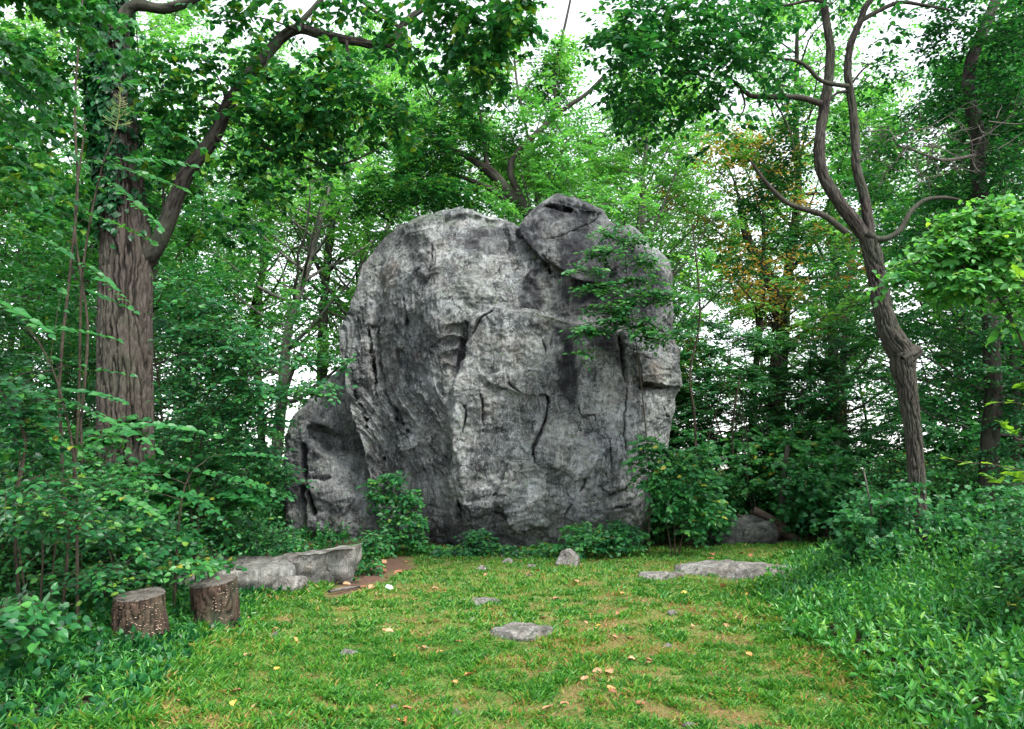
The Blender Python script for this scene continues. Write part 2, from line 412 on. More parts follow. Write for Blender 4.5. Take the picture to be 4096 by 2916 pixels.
def tube(mb, pts, rad, sides=8, bark=0.0, bs=6.0, lump=0.0, cap=True, seed=0):
    pts = np.asarray(pts, float); n = len(pts); rad = np.broadcast_to(rad, (n,))
    T = nrm(np.gradient(pts, axis=0))
    ref = np.array([1.0, 0, 0]) if abs(T[0][0]) < 0.8 else np.array([0, 1.0, 0])
    A = []
    a = nrm(np.cross(T[0], ref))
    for i in range(n):
        a = a - T[i] * (a @ T[i]); a = a / max(np.linalg.norm(a), 1e-9); A.append(a)
    A = np.array(A); B = np.cross(T, A)
    th = np.linspace(0, 2 * math.pi, sides, endpoint=False)
    rr = np.repeat(rad[:, None], sides, 1); cav = np.ones((n, sides))
    if bark or lump:
        ln = np.concatenate([[0], np.cumsum(np.linalg.norm(np.diff(pts, axis=0), axis=1))])
        rm = max(rad.max(), 1e-3)
        Q = np.stack([np.broadcast_to(np.cos(th) * rm, (n, sides)), np.broadcast_to(np.sin(th) * rm, (n, sides)), np.broadcast_to(ln[:, None], (n, sides))], -1)
        if lump: rr = rr * (1 + lump * fbm(Q, 0.55 / rm, 3, seed))
        if bark:
            W = Q + 0.04 * np.stack([pn(Q, 5, 31), pn(Q, 5, 32), pn(Q, 4, 33) * 0], -1)
            Qb = W * np.array([1, 1, 0.14])
            n1_ = pn(Qb + .25 * pn(W * np.array([1, 1, .4]), bs * .5, 37)[..., None] / bs, bs, seed + 3); n2_ = pn(Qb * np.array([1, 1, 1.8]), bs * 2.1, seed + 4)
            rd = sstep(0.0, 0.22, np.abs(n1_)) * (0.72 + 0.28 * sstep(0.0, 0.18, np.abs(n2_)))    # long plates between furrows
            brk = np.abs(pn(W * np.array([1, 1, 0.55]), bs * 1.1, seed + 9))
            rd = rd * (0.62 + 0.38 * sstep(0.02, 0.14, brk))
            rr = rr + bark * (rd - 0.5) * 2
            cav = np.clip(rd * 1.5 - .1, 0, 1)
    V = pts[:, None] + rr[..., None] * (A[:, None] * np.cos(th)[None, :, None] + B[:, None] * np.sin(th)[None, :, None])
    i = np.arange(n - 1)[:, None]; j = np.arange(sides)[None]; j2 = (j + 1) % sides
    F = np.stack([i * sides + j, i * sides + j2, (i + 1) * sides + j2, (i + 1) * sides + j], -1).reshape(-1, 4)
    mb.add(V.reshape(-1, 3), F, cav.ravel())
    if cap:
        mb.add(np.vstack([V[-1], pts[-1:]]), np.array([(q, (q + 1) % sides, sides) for q in range(sides)]), 0.8)
def pxpath(pp, Y):
    """photo pixel path at a depth (or per-point depth as third entry)"""
    return [at(p[0], p[1], p[2] if len(p) > 2 else Y) for p in pp]
def wander(rng, p, d, L, n, w, up=0.0):
    pts = [np.array(p, float)]; d = np.array(d, float)
    for i in range(n):
        d = d + rng.normal(0, w, 3); d[2] += up; d /= np.linalg.norm(d)
        pts.append(pts[-1] + d * L / n)
    return np.array(pts), d

# ------------------------------------------------------------------ ground
def gz(x, y):
    x = np.asarray(x, float); y = np.asarray(y, float)
    f = sstep(60, 20, np.abs(y)) * sstep(60, 20, np.abs(x))
    return (0.035 * np.sin(0.7 * x + 0.4) * np.cos(0.5 * y + 1) + 0.02 * np.sin(1.9 * x + 1.1 * y)) * f
def grid_axis(lo, hi, fine_lo, fine_hi, step):
    a = np.arange(fine_lo, fine_hi + 1e-6, step)
    k = np.geomspace(step, 1, 14)
    return np.concatenate([fine_lo - (fine_lo - lo) * k[::-1], a, fine_hi + (hi - fine_hi) * k])
# lawn edge: how far a ground point lies inside the mown clearing (metres-ish, negative outside)
LAWN_PX = [(-300, 2990), (470, 2916), (640, 2700), (800, 2560), (960, 2460), (1010, 2380), (1250, 2350), (1420, 2250), (1600, 2215), (2000, 2200), (2600, 2170), (3250, 2150), (3210, 2230), (3060, 2400), (3230, 2560), (3480, 2700), (3760, 2916), (4000, 3200)]
LAWN = np.array([gnd(u, v)[:2] for u, v in LAWN_PX] + [(4.0, 0.5), (-4.0, 0.5)])
def poly_sd(x, y, poly):
    x = np.asarray(x, float); y = np.asarray(y, float)
    d = np.full(x.shape, 1e9); ins = np.zeros(x.shape, bool)
    for i in range(len(poly)):
        a, b = poly[i], poly[(i + 1) % len(poly)]
        e = b - a; wx, wy = x - a[0], y - a[1]
        t = np.clip((wx * e[0] + wy * e[1]) / (e @ e), 0, 1)
        d = np.minimum(d, np.hypot(wx - e[0] * t, wy - e[1] * t))
        c = ((a[1] > y) != (b[1] > y)) & (x < e[0] * (y - a[1]) / (e[1] if abs(e[1]) > 1e-9 else 1e-9) + a[0])
        ins ^= c
    return np.where(ins, d, -d)
def xyz(x, y, z=0): return np.stack([x, y, np.broadcast_to(z, np.shape(x))], -1)
DIRT = np.array([gnd(u, v)[:2] for u, v in [(1290, 2385), (1400, 2290), (1480, 2240), (1640, 2225), (1660, 2260), (1560, 2310), (1470, 2360), (1340, 2400)]])
def dryness(x, y):
    """0 lush .. 1 bare, trodden"""
    q = xyz(x, y)
    d = .8 * sstep(0.0, 1.1, fbm(q, 2.2, 5, 11, .75) + 0.5 * np.exp(-((x - 1.0) / 1.5) ** 2 - ((y - 7.4) / 2.6) ** 2) + .18 * np.exp(-((x - .2) / 2.2) ** 2) - .02)
    return d
gx = grid_axis(-900, 900, -9, 9, 0.14); gy = grid_axis(-300, 1500, 2, 20, 0.14)
GX, GY = np.meshgrid(gx, gy)
Q = xyz(GX, GY)
GZ = gz(GX, GY) + 0.018 * fbm(Q, 2.2, 3, 4) * (np.abs(GX) < 15) * (np.abs(GY) < 30)
gi = np.arange(len(gy) - 1)[:, None] * len(gx) + np.arange(len(gx) - 1)[None]
GF = np.stack([gi, gi + 1, gi + 1 + len(gx), gi + len(gx)], -1).reshape(-1, 4)
lw = poly_sd(GX, GY, LAWN)
g = MB(); g.add(xyz(GX, GY, GZ).reshape(-1, 3), GF)
t = NT('ground')
v = t.mapping((1, 1, 1))
n1 = t.noise(v, 5, 6, 0.7); n2 = t.noise(v, 34, 5, 0.7); n3 = t.noise(v, 1.2, 4)
soil = t.ramp(n2, [(0.3, (0.06, 0.036, 0.018)), (0.55, (0.155, 0.10, 0.048)), (0.75, (0.28, 0.19, 0.095))])
thatch = t.ramp(n2, [(0.3, (0.06, 0.09, 0.02)), (0.6, (0.13, 0.16, 0.04)), (0.8, (0.22, 0.20, 0.07))])
lawnc = t.mix(t.attr('dry'), thatch, soil)
floor_ = t.ramp(n1, [(0.3, (0.02, 0.02, 0.012)), (0.55, (0.05, 0.042, 0.025)), (0.75, (0.10, 0.07, 0.04))])
gc = t.mix(t.attr('lawn'), floor_, lawnc)
dirtc = t.ramp(n2, [(0.3, (0.05, 0.03, 0.024)), (0.6, (0.13, 0.075, 0.055)), (0.8, (0.22, 0.13, 0.10))])
gc = t.mix(t.attr('dirt'), gc, dirtc)
M['ground'] = t.done(t.principled(gc, 0.95, 0.1, t.bump(t.math('ADD', n1, n2), 0.6, 0.03)))
go = g.build('ground', M['ground'], extra={'lawn': sstep(-0.25, 0.3, lw).ravel(), 'dry': dryness(GX, GY).ravel(), 'dirt': sstep(-0.1, 0.25, poly_sd(GX, GY, DIRT) + 0.18 * fbm(Q, 3, 3, 2)).ravel()})
tag(go, kind='structure')

# ------------------------------------------------------------------ rocks
def seg_dist(U, V, pts):
    d = np.full(U.shape, 1e9); par = np.zeros(U.shape)
    pts = np.asarray(pts, float); tot = len(pts) - 1
    for i in range(tot):
        a, b = pts[i], pts[i + 1]; e = b - a
        t = np.clip(((U - a[0]) * e[0] + (V - a[1]) * e[1]) / (e @ e), 0, 1)
        dd = np.hypot(U - a[0] - e[0] * t, V - a[1] - e[1] * t)
        m = dd < d; d = np.where(m, dd, d); par = np.where(m, (i + t) / tot, par)
    return d, par
def z1(p): return [(1100 + x / 2.082, 720 + y / 2.082) for x, y in p]
def z2(p): return [(1900 + x / 2.082, 720 + y / 2.082) for x, y in p]
def z3(p): return [(1100 + x / 1.911, 1450 + y / 1.911) for x, y in p]
def z4(p): return [(1900 + x / 1.911, 1450 + y / 1.911) for x, y in p]
def inside(U, V, poly, soft):
    return sstep(-soft, soft, poly_sd(U, V, np.asarray(poly, float)))
def lens_solid(outline, center, Ysil, N, depth, back, pw=(5.0, 2.4)):
    """closed solid whose outline (photo pixels) lies in the plane Y=Ysil; the front grid is N x N"""
    a = np.linspace(-1, 1, N); X, Z = np.meshgrid(a, a)
    DX = X * np.sqrt(1 - Z * Z / 2); DZ = Z * np.sqrt(1 - X * X / 2)
    rho = np.clip(np.hypot(DX, DZ), 0, 1); th = np.arctan2(DZ, DX)
    O = np.array([at(u, v, Ysil)[[0, 2]] for u, v in outline]); c = at(center[0], center[1], Ysil)[[0, 2]]
    ang = np.arctan2(O[:, 1] - c[1], O[:, 0] - c[0]); rad = np.hypot(O[:, 1] - c[1], O[:, 0] - c[0])
    k = np.argsort(ang); ang, rad = ang[k], rad[k]
    ang = np.concatenate([ang - 2 * math.pi, ang, ang + 2 * math.pi]); rad = np.tile(rad, 3)
    Rr = np.interp(th, ang, rad)
    x = c[0] + rho * Rr * np.cos(th); z = c[1] + rho * Rr * np.sin(th)
    prof = (1 - rho ** pw[0]) ** (1 / pw[1])
    y = Ysil - depth * prof
    return x, y, z, rho, th, c

def rock_finish(name, x, y, z, Ysil, c, back, mat, label, cat, attrs, parent_name=None):
    N = x.shape[0]
    V = np.stack([x, y, z], -1).reshape(-1, 3)
    i = np.arange(N - 1)[:, None] * N + np.arange(N - 1)[None]
    F = np.stack([i, i + 1, i + 1 + N, i + N], -1).reshape(-1, 4)
    loop = np.concatenate([np.arange(N - 1), np.arange(N - 1) * N + N - 1, N * N - 1 - np.arange(N - 1), (N - 1 - np.arange(N - 1)) * N])
    B = V[loop]; m = len(loop); rings = []; cen = np.array([c[0], 0, c[1]])
    K = 14
    for q in range(1, K + 1):
        t = q / K; s = (1 - t ** 3.0) ** (1 / 2.2) if q < K else 0.02
        p = B.copy(); p[:, 0] = cen[0] + (B[:, 0] - cen[0]) * s; p[:, 2] = cen[2] + (B[:, 2] - cen[2]) * s
        p[:, 1] = B[:, 1] + back * t + 0.25 * fbm(p, 0.8, 3, 5) * (t < 1)
        rings.append(p)
    W = np.concatenate([V] + rings); n0 = N * N
    prev = loop; Fb = []
    for q in range(K):
        cur = n0 + q * m + np.arange(m)
        Fb.append(np.stack([prev, cur, np.roll(cur, -1), np.roll(prev, -1)], -1)); prev = cur
    ex = {k: np.concatenate([a.ravel(), np.zeros(len(W) - n0)]) for k, a in attrs.items()}
    loc = np.array([c[0], Ysil, 0.0])
    me = mesh_data(name, W - loc, [F] + Fb, True, None, ex)
    me.materials.append(mat)
    o = bpy.data.objects.new(name, me); col.objects.link(o); o.location = loc
    return tag(o, label, cat)
def grid_normals(x, y, z):
    P = np.stack([x, y, z], -1)
    n = np.cross(np.gradient(P, axis=1), np.gradient(P, axis=0)); n = nrm(n)
    n[n[..., 1] > 0] *= -1
    return n

OUT = [(1357, 1392), (1359, 1320), (1374, 1282), (1393, 1244), (1417, 1167), (1431, 1114), (1446, 1051), (1484, 1003), (1523, 946), (1571, 907), (1585, 883), (1628, 874), (1748, 845), (1840, 823), (1888, 827), (1955, 850), (1998, 860), (2055, 882), (2075, 900), (2100, 862), (2169, 814), (2212, 777), (2246, 778), (2284, 787), (2347, 797), (2423, 830), (2447, 874), (2467, 907), (2529, 888), (2572, 917), (2596, 950), (2678, 1003), (2702, 1032), (2700, 1104), (2697, 1200), (2697, 1311), (2712, 1392), (2714, 1450), (2716, 1549), (2695, 1602), (2674, 1738), (2653, 1842), (2627, 1973), (2606, 2078), (2590, 2177), (2560, 2300), (2400, 2330), (2000, 2340), (1700, 2320), (1560, 2260), (1519, 2100), (1503, 1973), (1477, 1884), (1461, 1806), (1424, 1706), (1390, 1581), (1377, 1450)]
YS = 17.3
x, y, z, rho, th, c = lens_solid(OUT, (2040, 1520), YS, 410, 1.5, 3.4, (7.0, 2.2))
U, V = proj(np.stack([x, y, z], -1))
P3 = np.stack([x, np.zeros_like(x), z], -1)
jit = 14 * pn(P3, 1.6, 3) + 6 * pn(P3, 5, 4)
# the left flank turns away behind a ridge
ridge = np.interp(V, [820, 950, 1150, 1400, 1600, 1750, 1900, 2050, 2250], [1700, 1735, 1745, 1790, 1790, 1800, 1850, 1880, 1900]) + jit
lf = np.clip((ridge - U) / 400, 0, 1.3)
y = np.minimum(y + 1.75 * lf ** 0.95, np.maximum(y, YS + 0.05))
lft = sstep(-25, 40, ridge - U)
# right flank turns away more gently
y += 0.45 * sstep(2440, 2720, U + jit) ** 1.5
# top leans back, the foot is undercut
y += 0.55 * sstep(1300, 780, V) ** 1.2 * (1 - 0.5 * lft)
y += 0.55 * sstep(1980, 2240, V + jit) ** 1.5
# lower slab stands proud of the upper wall
SLAB = [(1864, 1368), (1880, 1310), (1905, 1275), (1975, 1228), (2060, 1242), (2170, 1262), (2280, 1292), (2400, 1315), (2560, 1335), (2800, 1400), (2800, 2400), (1780, 2400), (1800, 1900), (1815, 1560), (1840, 1470)]
sl = inside(U + jit * 0.5, V + jit * 0.4, SLAB, 12)
y -= 0.34 * sl * sstep(2500, 1500, V)
ledge_d, _ = seg_dist(U + jit * 0.5, V + jit * 0.4, SLAB[1:10])
# upper right block bulges out over its crack
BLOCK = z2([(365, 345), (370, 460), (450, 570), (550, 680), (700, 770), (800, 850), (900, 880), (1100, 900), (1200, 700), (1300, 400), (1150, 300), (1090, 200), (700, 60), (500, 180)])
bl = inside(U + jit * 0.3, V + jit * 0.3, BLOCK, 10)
y -= 0.30 * bl
# hollow left of the slab (rungs of broken layers)
HOL = z1([(1390, 1230), (1560, 1180), (1590, 1200), (1560, 1500), (1500, 1620), (1400, 1560), (1370, 1400)])
hol = inside(U, V, HOL, 16)
y += 0.09 * hol * (1 + 0.45 * np.sin(V / 9.0 + 2 * pn(P3, 3, 8)))
# facet above the pale edge near the top left
FAC = z1([(1380, 490), (1700, 550), (1900, 600), (2000, 560), (1900, 280), (1640, 215), (1380, 250)])
fac = inside(U + jit * 0.4, V + jit * 0.4, FAC, 10)
y += 0.18 * fac
# raised blocks and flakes
for poly, dy in ((z4([(250, 770), (440, 760), (540, 830), (600, 1070), (560, 1250), (300, 1320), (140, 1040), (220, 880)]), 0.16),
                 (z4([(1200, -60), (1560, -60), (1570, 190), (1270, 195), (1240, 60)]), 0.20),
                 (z4([(540, 560), (800, 600), (1000, 650), (850, 880), (760, 920), (560, 800), (500, 680)]), 0.08),
                 (z4([(930, 930), (960, 970), (1020, 1030), (1150, 940), (1190, 700), (1040, 640), (1010, 660)]), 0.07),
                 (z4([(40, 110), (350, 70), (500, 60), (620, 130), (560, 280), (350, 260), (130, 190)]), 0.07),
                 (z3([(1420, 1060), (1690, 1040), (1720, 1300), (1600, 1500), (1400, 1440), (1400, 1180)]), 0.14),
                 (z2([(590, 180), (730, 190), (850, 240), (1060, 240), (960, 150), (700, 100)]), 0.10)):
    y -= dy * inside(U + jit * 0.6, V + jit * 0.6, poly, 7) 
# layered strata of the left flank: flow lines that bend to the right lower down
bend = np.interp(V, [800, 1400, 1550, 1750, 1950, 2200], [0, 0, 40, 190, 290, 330])
s_ = np.stack([(U - bend) / 60.0, V / 900.0, np.zeros_like(U)], -1)
st1 = pn(s_, 1.5, 21); st2 = pn(s_ * np.array([1, 2.4, 1]), 4.2, 22)
strata = (1 - 2 * np.abs(st1)) * 0.6 + (1 - 2 * np.abs(st2)) * 0.45
y += lft * sstep(950, 1250, V) * (-0.10 * strata) 
CR = [  # path, half width px, depth m
    (z2([(345, 350), (362, 430), (385, 480), (450, 570), (550, 680), (640, 760)]), 6, .32), (z2([(560, 640), (620, 705), (700, 770), (800, 850), (890, 872)]), 6, .30),
    (z2([(1080, 240), (980, 310), (860, 370), (720, 450), (600, 490)]), 4, .14), (z2([(590, 185), (700, 210), (800, 225), (870, 210), (960, 220)]), 7, .2),
    (z2([(700, 130), (800, 190), (900, 190), (950, 215), (1080, 240)]), 5, .16), (z2([(1085, 640), (1090, 720), (1150, 760)]), 7, .2),
    (z2([(1165, 1200), (1200, 1400), (1225, 1624)]) , 9, .28), (z4([(1130, 0), (1150, 170)]), 10, .3), (z4([(1150, 170), (1140, 330), (1125, 450), (1130, 600), (1150, 680), (1190, 690), (1195, 880)]), 4, .2),
    (z4([(500, 262), (555, 280), (545, 420)]), 5, .2), (z4([(545, 420), (500, 540), (450, 640), (440, 720)]), 8, .2), (z4([(440, 720), (460, 770), (520, 810), (550, 900), (590, 1020), (600, 1070)]), 5, .2),
    (z4([(50, 250), (60, 400), (70, 530)]), 4, .14), (z3([(1440, 335), (1470, 370), (1460, 450), (1440, 540)]), 4, .15), (z3([(1580, 255), (1590, 420), (1600, 530)]), 3, .12),
    (z4([(1265, 197), (1350, 203), (1450, 206)]), 5, .25), (z4([(1015, 590), (1025, 700), (1040, 800)]), 3, .12), (z4([(770, 340), (820, 430), (900, 410), (920, 460)]), 4, .12),
    (z4([(250, 770), (220, 850), (190, 920), (130, 1030)]), 5, .16), (z4([(130, 1150), (170, 1150), (230, 1220)]), 5, .15), (z4([(300, 1290), (300, 1345)]), 4, .12),
    (z4([(930, 930), (960, 970), (1000, 990), (1020, 1030), (1080, 1000), (1150, 940)]), 4, .12), (z4([(870, 860), (800, 990)]), 5, .12), (z4([(740, 1090), (690, 1210)]), 5, .12),
    (z4([(1415, 300), (1450, 390), (1485, 415)]), 5, .2), (z4([(1000, 1120), (1100, 1110), (1190, 1090)]), 4, .1), (z4([(250, 130), (280, 200), (340, 250)]), 4, .1), (z4([(440, 450), (445, 550)]), 3, .08),
    (z1([(1590, 1170), (1560, 1300), (1540, 1450), (1500, 1620)]), 9, .26), (z1([(1860, 1060), (1720, 1180), (1650, 1290), (1590, 1360)]), 6, .16),
    (z1([(1275, 480), (1262, 640), (1250, 800)]), 7, .12), (z1([(680, 1150), (710, 1300), (735, 1500)]) + z3([(690, 60), (690, 240)]), 8, .22),
    (z1([(755, 1130), (770, 1300), (790, 1500)]) + z3([(770, 220), (840, 310), (930, 380), (990, 480)]), 11, .24), (z3([(540, 180), (600, 330), (640, 480)]), 7, .2), (z3([(800, 300), (870, 400), (900, 500), (960, 560)]), 8, .15),
    (z1([(1020, 930), (1050, 1100), (1080, 1260)]), 7, .1), (z1([(720, 1125), (800, 1128)]), 5, .1), (z3([(760, 720), (770, 900), (780, 1000)]), 8, .2), (z3([(860, 660), (980, 660), (1060, 610), (1150, 500)]), 4, -.05),
    (z3([(1385, 1100), (1390, 1200), (1400, 1330)]), 9, .2), (z2([(1420, 1140), (1520, 1200), (1620, 1235)]), 4, .14), (z2([(540, 1310), (570, 1390), (580, 1470)]), 4, .1), (z3([(880, 370), (920, 460), (990, 540)]), 8, .12)]
crk = np.zeros_like(U)
j1 = 5 * pn(P3, 7, 41) + 2.5 * pn(P3, 17, 43); j2 = 5 * pn(P3, 7, 42) + 2.5 * pn(P3, 17, 44)
dpush = np.zeros_like(U)
for pth, w, dep in CR:
    dd, par = seg_dist(U + j1, V + j2, pth)
    ww = 0.8 * w * (0.3 + 0.7 * np.sin(np.pi * np.clip(par * 0.94 + 0.03, 0, 1)))
    gsh = np.exp(-(dd / ww) ** 2)
    dpush = np.where(np.abs(dep) * gsh > np.abs(dpush), dep * gsh, dpush)
    if dep > 0: crk = np.maximum(crk, np.exp(-(dd / (ww * 1.15)) ** 2))
P = np.stack([x, y, z], -1)
n = grid_normals(x, y, z)
edge = sstep(1.0, 0.93, rho)
fold = (1 - 2 * np.abs(fbm(P * np.array([1, 1, 1.8]) + 0.35 * fbm(P, 1.2, 2, 66)[..., None], 1.5, 3, 61)))
rip = 1 - 2 * np.abs(pn((P + 0.22 * fbm(P, 1.6, 2, 77)[..., None]) * np.array([1, 1, 2.6]), 2.7, 71))
W_ = P + 0.3 * fbm(P, 1.1, 2, 66)[..., None]
step_ = pn(W_ * np.array([1, 1, 1.5]), 1.25, 81) * 3.2; step_ = (np.floor(step_) + sstep(0.82, 0.98, step_ - np.floor(step_))) / 3.2     # broken plates with sharp edges
step2 = pn(W_ * np.array([1.2, 1, 0.8]), 2.9, 83) * 2.6; step2 = (np.floor(step2) + sstep(0.80, 0.98, step2 - np.floor(step2))) / 2.6
amp = 0.05 * fbm(P, 0.7, 2, 51) + 0.06 * step_ + 0.035 * step2 + 0.012 * fold + (0.010 * rip * (1 - 0.6 * lft)) + 0.030 * fbm(P, 4.5, 5, 55, 0.66) - 0.010 * np.clip(ridged(P, 3.4, 3, 58), -1, 1)
amp = amp * (0.35 + 0.65 * edge) - dpush * edge - 0.0
P = P + n * amp[..., None]
x2, y2, z2_ = P[..., 0], P[..., 1], P[..., 2]
# stains, plus shade painted into the left flank and overhung upper right block
wob = 30 * fbm(P3, 1.3, 4, 91)
def blob(poly, soft=28, k=1.0): return k * inside(U + wob, V + wob * 0.7, poly, soft)
stain_shade = np.maximum.reduce([0.72 * bl * sstep(-.9, .3, pn(P3, 1.1, 94) + .3), blob(z2([(420, 820), (470, 740), (560, 740), (570, 1000), (540, 1100), (380, 1080)]), 18, 1.0), blob(z2([(640, 1240), (1130, 1260), (1240, 1600), (1130, 1500), (900, 1330), (800, 1624), (680, 1624), (720, 1400)]), 22, 1.0),
                           blob(z4([(600, 0), (720, -20), (760, 120), (760, 320), (700, 330), (620, 200)]), 18, .95), blob(z2([(600, 480), (1200, 400), (1620, 640), (1640, 1150), (1100, 1160), (700, 1150), (600, 880), (820, 840), (560, 640)]), 60, .95),
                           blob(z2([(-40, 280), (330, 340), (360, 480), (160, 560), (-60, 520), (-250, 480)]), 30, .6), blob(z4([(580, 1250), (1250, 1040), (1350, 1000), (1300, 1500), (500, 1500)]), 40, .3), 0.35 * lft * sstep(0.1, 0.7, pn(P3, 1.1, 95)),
                           0.85 * crk, 0.35 * lft * sstep(0.1, 0.9, -strata), 0.3 * sstep(2080, 2230, V), 0.16 * lft])  # cracks and foot darker; last term paints shade over the whole left flank
stain_shade = np.clip(stain_shade * (.8 + .5 * sstep(-.3, .5, fbm(P3, 2.2, 3, 96))), 0, 0.94)
warm = np.maximum(blob(z4([(1290, 20), (1400, 0), (1430, 120), (1400, 190), (1290, 190)]), 16, .6), blob(z1([(770, 690), (900, 640), (960, 560), (1000, 640), (900, 760), (800, 780)]), 14, .35))
moss = np.maximum(0.8 * np.exp(-(seg_dist(U, V, z2([(520, 1140), (640, 1170), (740, 1190)]))[0] / 9) ** 2), 0.5 * sstep(900, 850, V) * sstep(1560, 1600, U) * sstep(2000, 1960, U) * sstep(0, .4, pn(P3, 2, 99)))
rock_finish('boulder', x2, y2, z2_, YS, c, 3.2, M['rock'], 'huge grey cracked boulder standing at the far end of the clearing', 'boulder', {'stain_shade': stain_shade, 'warm': warm, 'moss': moss})

# the smaller boulder tucked behind its left side
OUT2 = [(1500, 1440), (1380, 1480), (1300, 1560), (1215, 1650), (1165, 1740), (1150, 1830), (1148, 1960), (1145, 2080), (1140, 2250), (1300, 2290), (1600, 2290), (1750, 2200), (1750, 1700), (1650, 1500)]
x, y, z, rho, th, c = lens_solid(OUT2, (1430, 1860), 19.0, 190, 1.2, 2.2, (4.0, 2.0))
U, V = proj(np.stack([x, y, z], -1)); P3 = np.stack([x, y * 0, z], -1)
jit = 10 * pn(P3, 2, 3)
y += 0.30 * inside(U + jit, V + jit, z3([(240, 500), (330, 480), (500, 560), (520, 670), (400, 690), (300, 640), (250, 600)]), 18)
y -= 0.22 * inside(U + jit, V + jit, z3([(220, 900), (420, 900), (560, 1000), (560, 1300), (240, 1320), (215, 1000)]), 14)
dp = np.zeros_like(U); ck = np.zeros_like(U)
for pth, w, d in ((z3([(235, 900), (260, 1000), (280, 1080), (310, 1150)]), 10, .25), (z3([(215, 640), (200, 760), (220, 900)]), 12, .2), (z3([(240, 880), (420, 880)]), 6, .1), (z3([(200, 960), (225, 1100), (240, 1250)]), 9, .2)):
    dd, _ = seg_dist(U + jit * .4, V + jit * .4, pth); gsh = np.exp(-(dd / w) ** 2); dp = np.maximum(dp, d * gsh); ck = np.maximum(ck, gsh)
P = np.stack([x, y, z], -1)
P = P + grid_normals(x, y, z) * (0.10 * fbm(P, 0.9, 4, 151) + 0.045 * fbm(P, 4, 5, 152, .66) - dp)[..., None]
rock_finish('boulder', P[..., 0], P[..., 1], P[..., 2], 19.0, c, 2.0, M['rock'], 'smaller dark boulder tucked against the left flank of the huge boulder', 'boulder',
            {'stain_shade': np.clip(.3 + 0.8 * ck + 0.3 * sstep(.1, .6, pn(P3, 1.4, 8)) + 0.3 * sstep(1240, 1160, U), 0, .9), 'warm': 0 * U, 'moss': 0.25 * sstep(.2, .6, pn(P3, 2, 9))})

def cube_sphere(n):
    a = np.tan(np.linspace(-1, 1, n + 1) * math.pi / 4); X, Y = np.meshgrid(a, a); o = np.ones_like(X)
    S = [np.stack(q, -1).reshape(-1, 3) for q in ((X, Y, o), (Y, X, -o), (o, X, Y), (-o, Y, X), (Y, o, X), (X, -o, Y))]
    i = np.arange(n)[:, None] * (n + 1) + np.arange(n)[None]
    f = np.stack([i, i + 1, i + n + 2, i + n + 1], -1).reshape(-1, 4)
    V = nrm(np.concatenate(S)); F = np.concatenate([f + k * (n + 1) ** 2 for k in range(6)])
    key = np.round(V * 1e5).astype(np.int64); _, first, inv = np.unique(key, axis=0, return_index=True, return_inverse=True)
    return V[first], inv.ravel()[F]
CS = {n: cube_sphere(n) for n in (5, 14, 30)}
def rock(name, label, cat, loc, size, seed, mat, cuts=8, res=30, rz=0.0, sink=0.25, rough=0.06, group=None, flat=0.0, moss=0.0, stain_shade=0.0, planes=None):
    """angular stone: a ball cut by planes, weathered by noise; size = full extents"""
    rs = np.random.RandomState(seed)
    V, F = CS[res]; V = V.copy() * 1.25
    pl = list(planes or [])
    for k in range(cuts):
        q = rs.normal(size=3); q[2] = abs(q[2]) * 0.7; pl.append((*nrm(q), rs.uniform(0.62, 0.95)))
    for q in pl:
        nn = nrm(np.array(q[:3], float)); d = V @ nn - q[3]
        V = V - nn * (np.clip(d, 0, None) * 0.96)[:, None]
    hi, lo = V.max(0), V.min(0); V = (V - (hi + lo) / 2) / (hi - lo)
    sz = np.array(size, float)
    W = V * sz
    s = 1.0 / max(sz.mean(), 1e-3)
    nn = nrm(V)
    W = W + nn * (rough * sz.mean() * (fbm(W + seed, 1.6 * s, 3, seed) + 0.45 * fbm(W, 6 * s, 3, seed + 1) - 0.4 * np.clip(ridged(W, 2.6 * s, 2, seed + 2), 0, 2)))[:, None]
    W[:, 2] += sz[2] * (0.5 - sink)
    cz, szn = math.cos(rz), math.sin(rz)
    W = W @ np.array([[cz, szn, 0], [-szn, cz, 0], [0, 0, 1]])
    me = mesh_data(name, W, [F], True, None, {'stain_shade': np.clip(stain_shade * sstep(0.72, 0.25, (W[:, 2] - W[:, 2].min()) / sz[2]) + 0 * W[:, 0], 0, 1), 'warm': 0 * W[:, 0], 'moss': moss * sstep(.0, .5, pn(W + seed, 4, 3))})  # lower part painted darker, fading out toward the top
    me.materials.append(mat)
    o = bpy.data.objects.new(name, me); col.objects.link(o); o.location = (loc[0], loc[1], float(gz(loc[0], loc[1])))
    return tag(o, label, cat, group)
p = gnd(1235, 2345); rock('stone_slab', 'big wedge shaped grey slab with a dark front face beside the dirt patch', 'rock', (p[0] - .14, p[1] + 0.5), (1.5, 1.0, 0.74), 5, M['rock_small'], 3, 30, R(8), 0.25, 0.05, planes=[(0.1, -1, -0.25, .45), (-0.24, 0.05, 1, .42), (1, -0.1, -0.1, .75)], stain_shade=0.5)  # shade of the undercut front painted in by the darker lower part
p = gnd(965, 2365); rock('stone_slab', 'rounded pale grey slab leaning against the wedge shaped slab', 'rock', (p[0] - 0.25, p[1] + 0.4), (1.75, 0.95, 0.60), 9, M['rock_small'], 2, 30, R(-6), 0.25, 0.04, planes=[(0.05, -.15, 1, .6)], stain_shade=0.6)
p = gnd(1160, 2360); rock('rock', 'brown jagged lump of stone at the foot of the two slabs', 'rock', p[:2], (0.62, 0.3, 0.28), 12, M['rock_small'], 6, 14, 0.2, 0.25, 0.07, stain_shade=0.7)
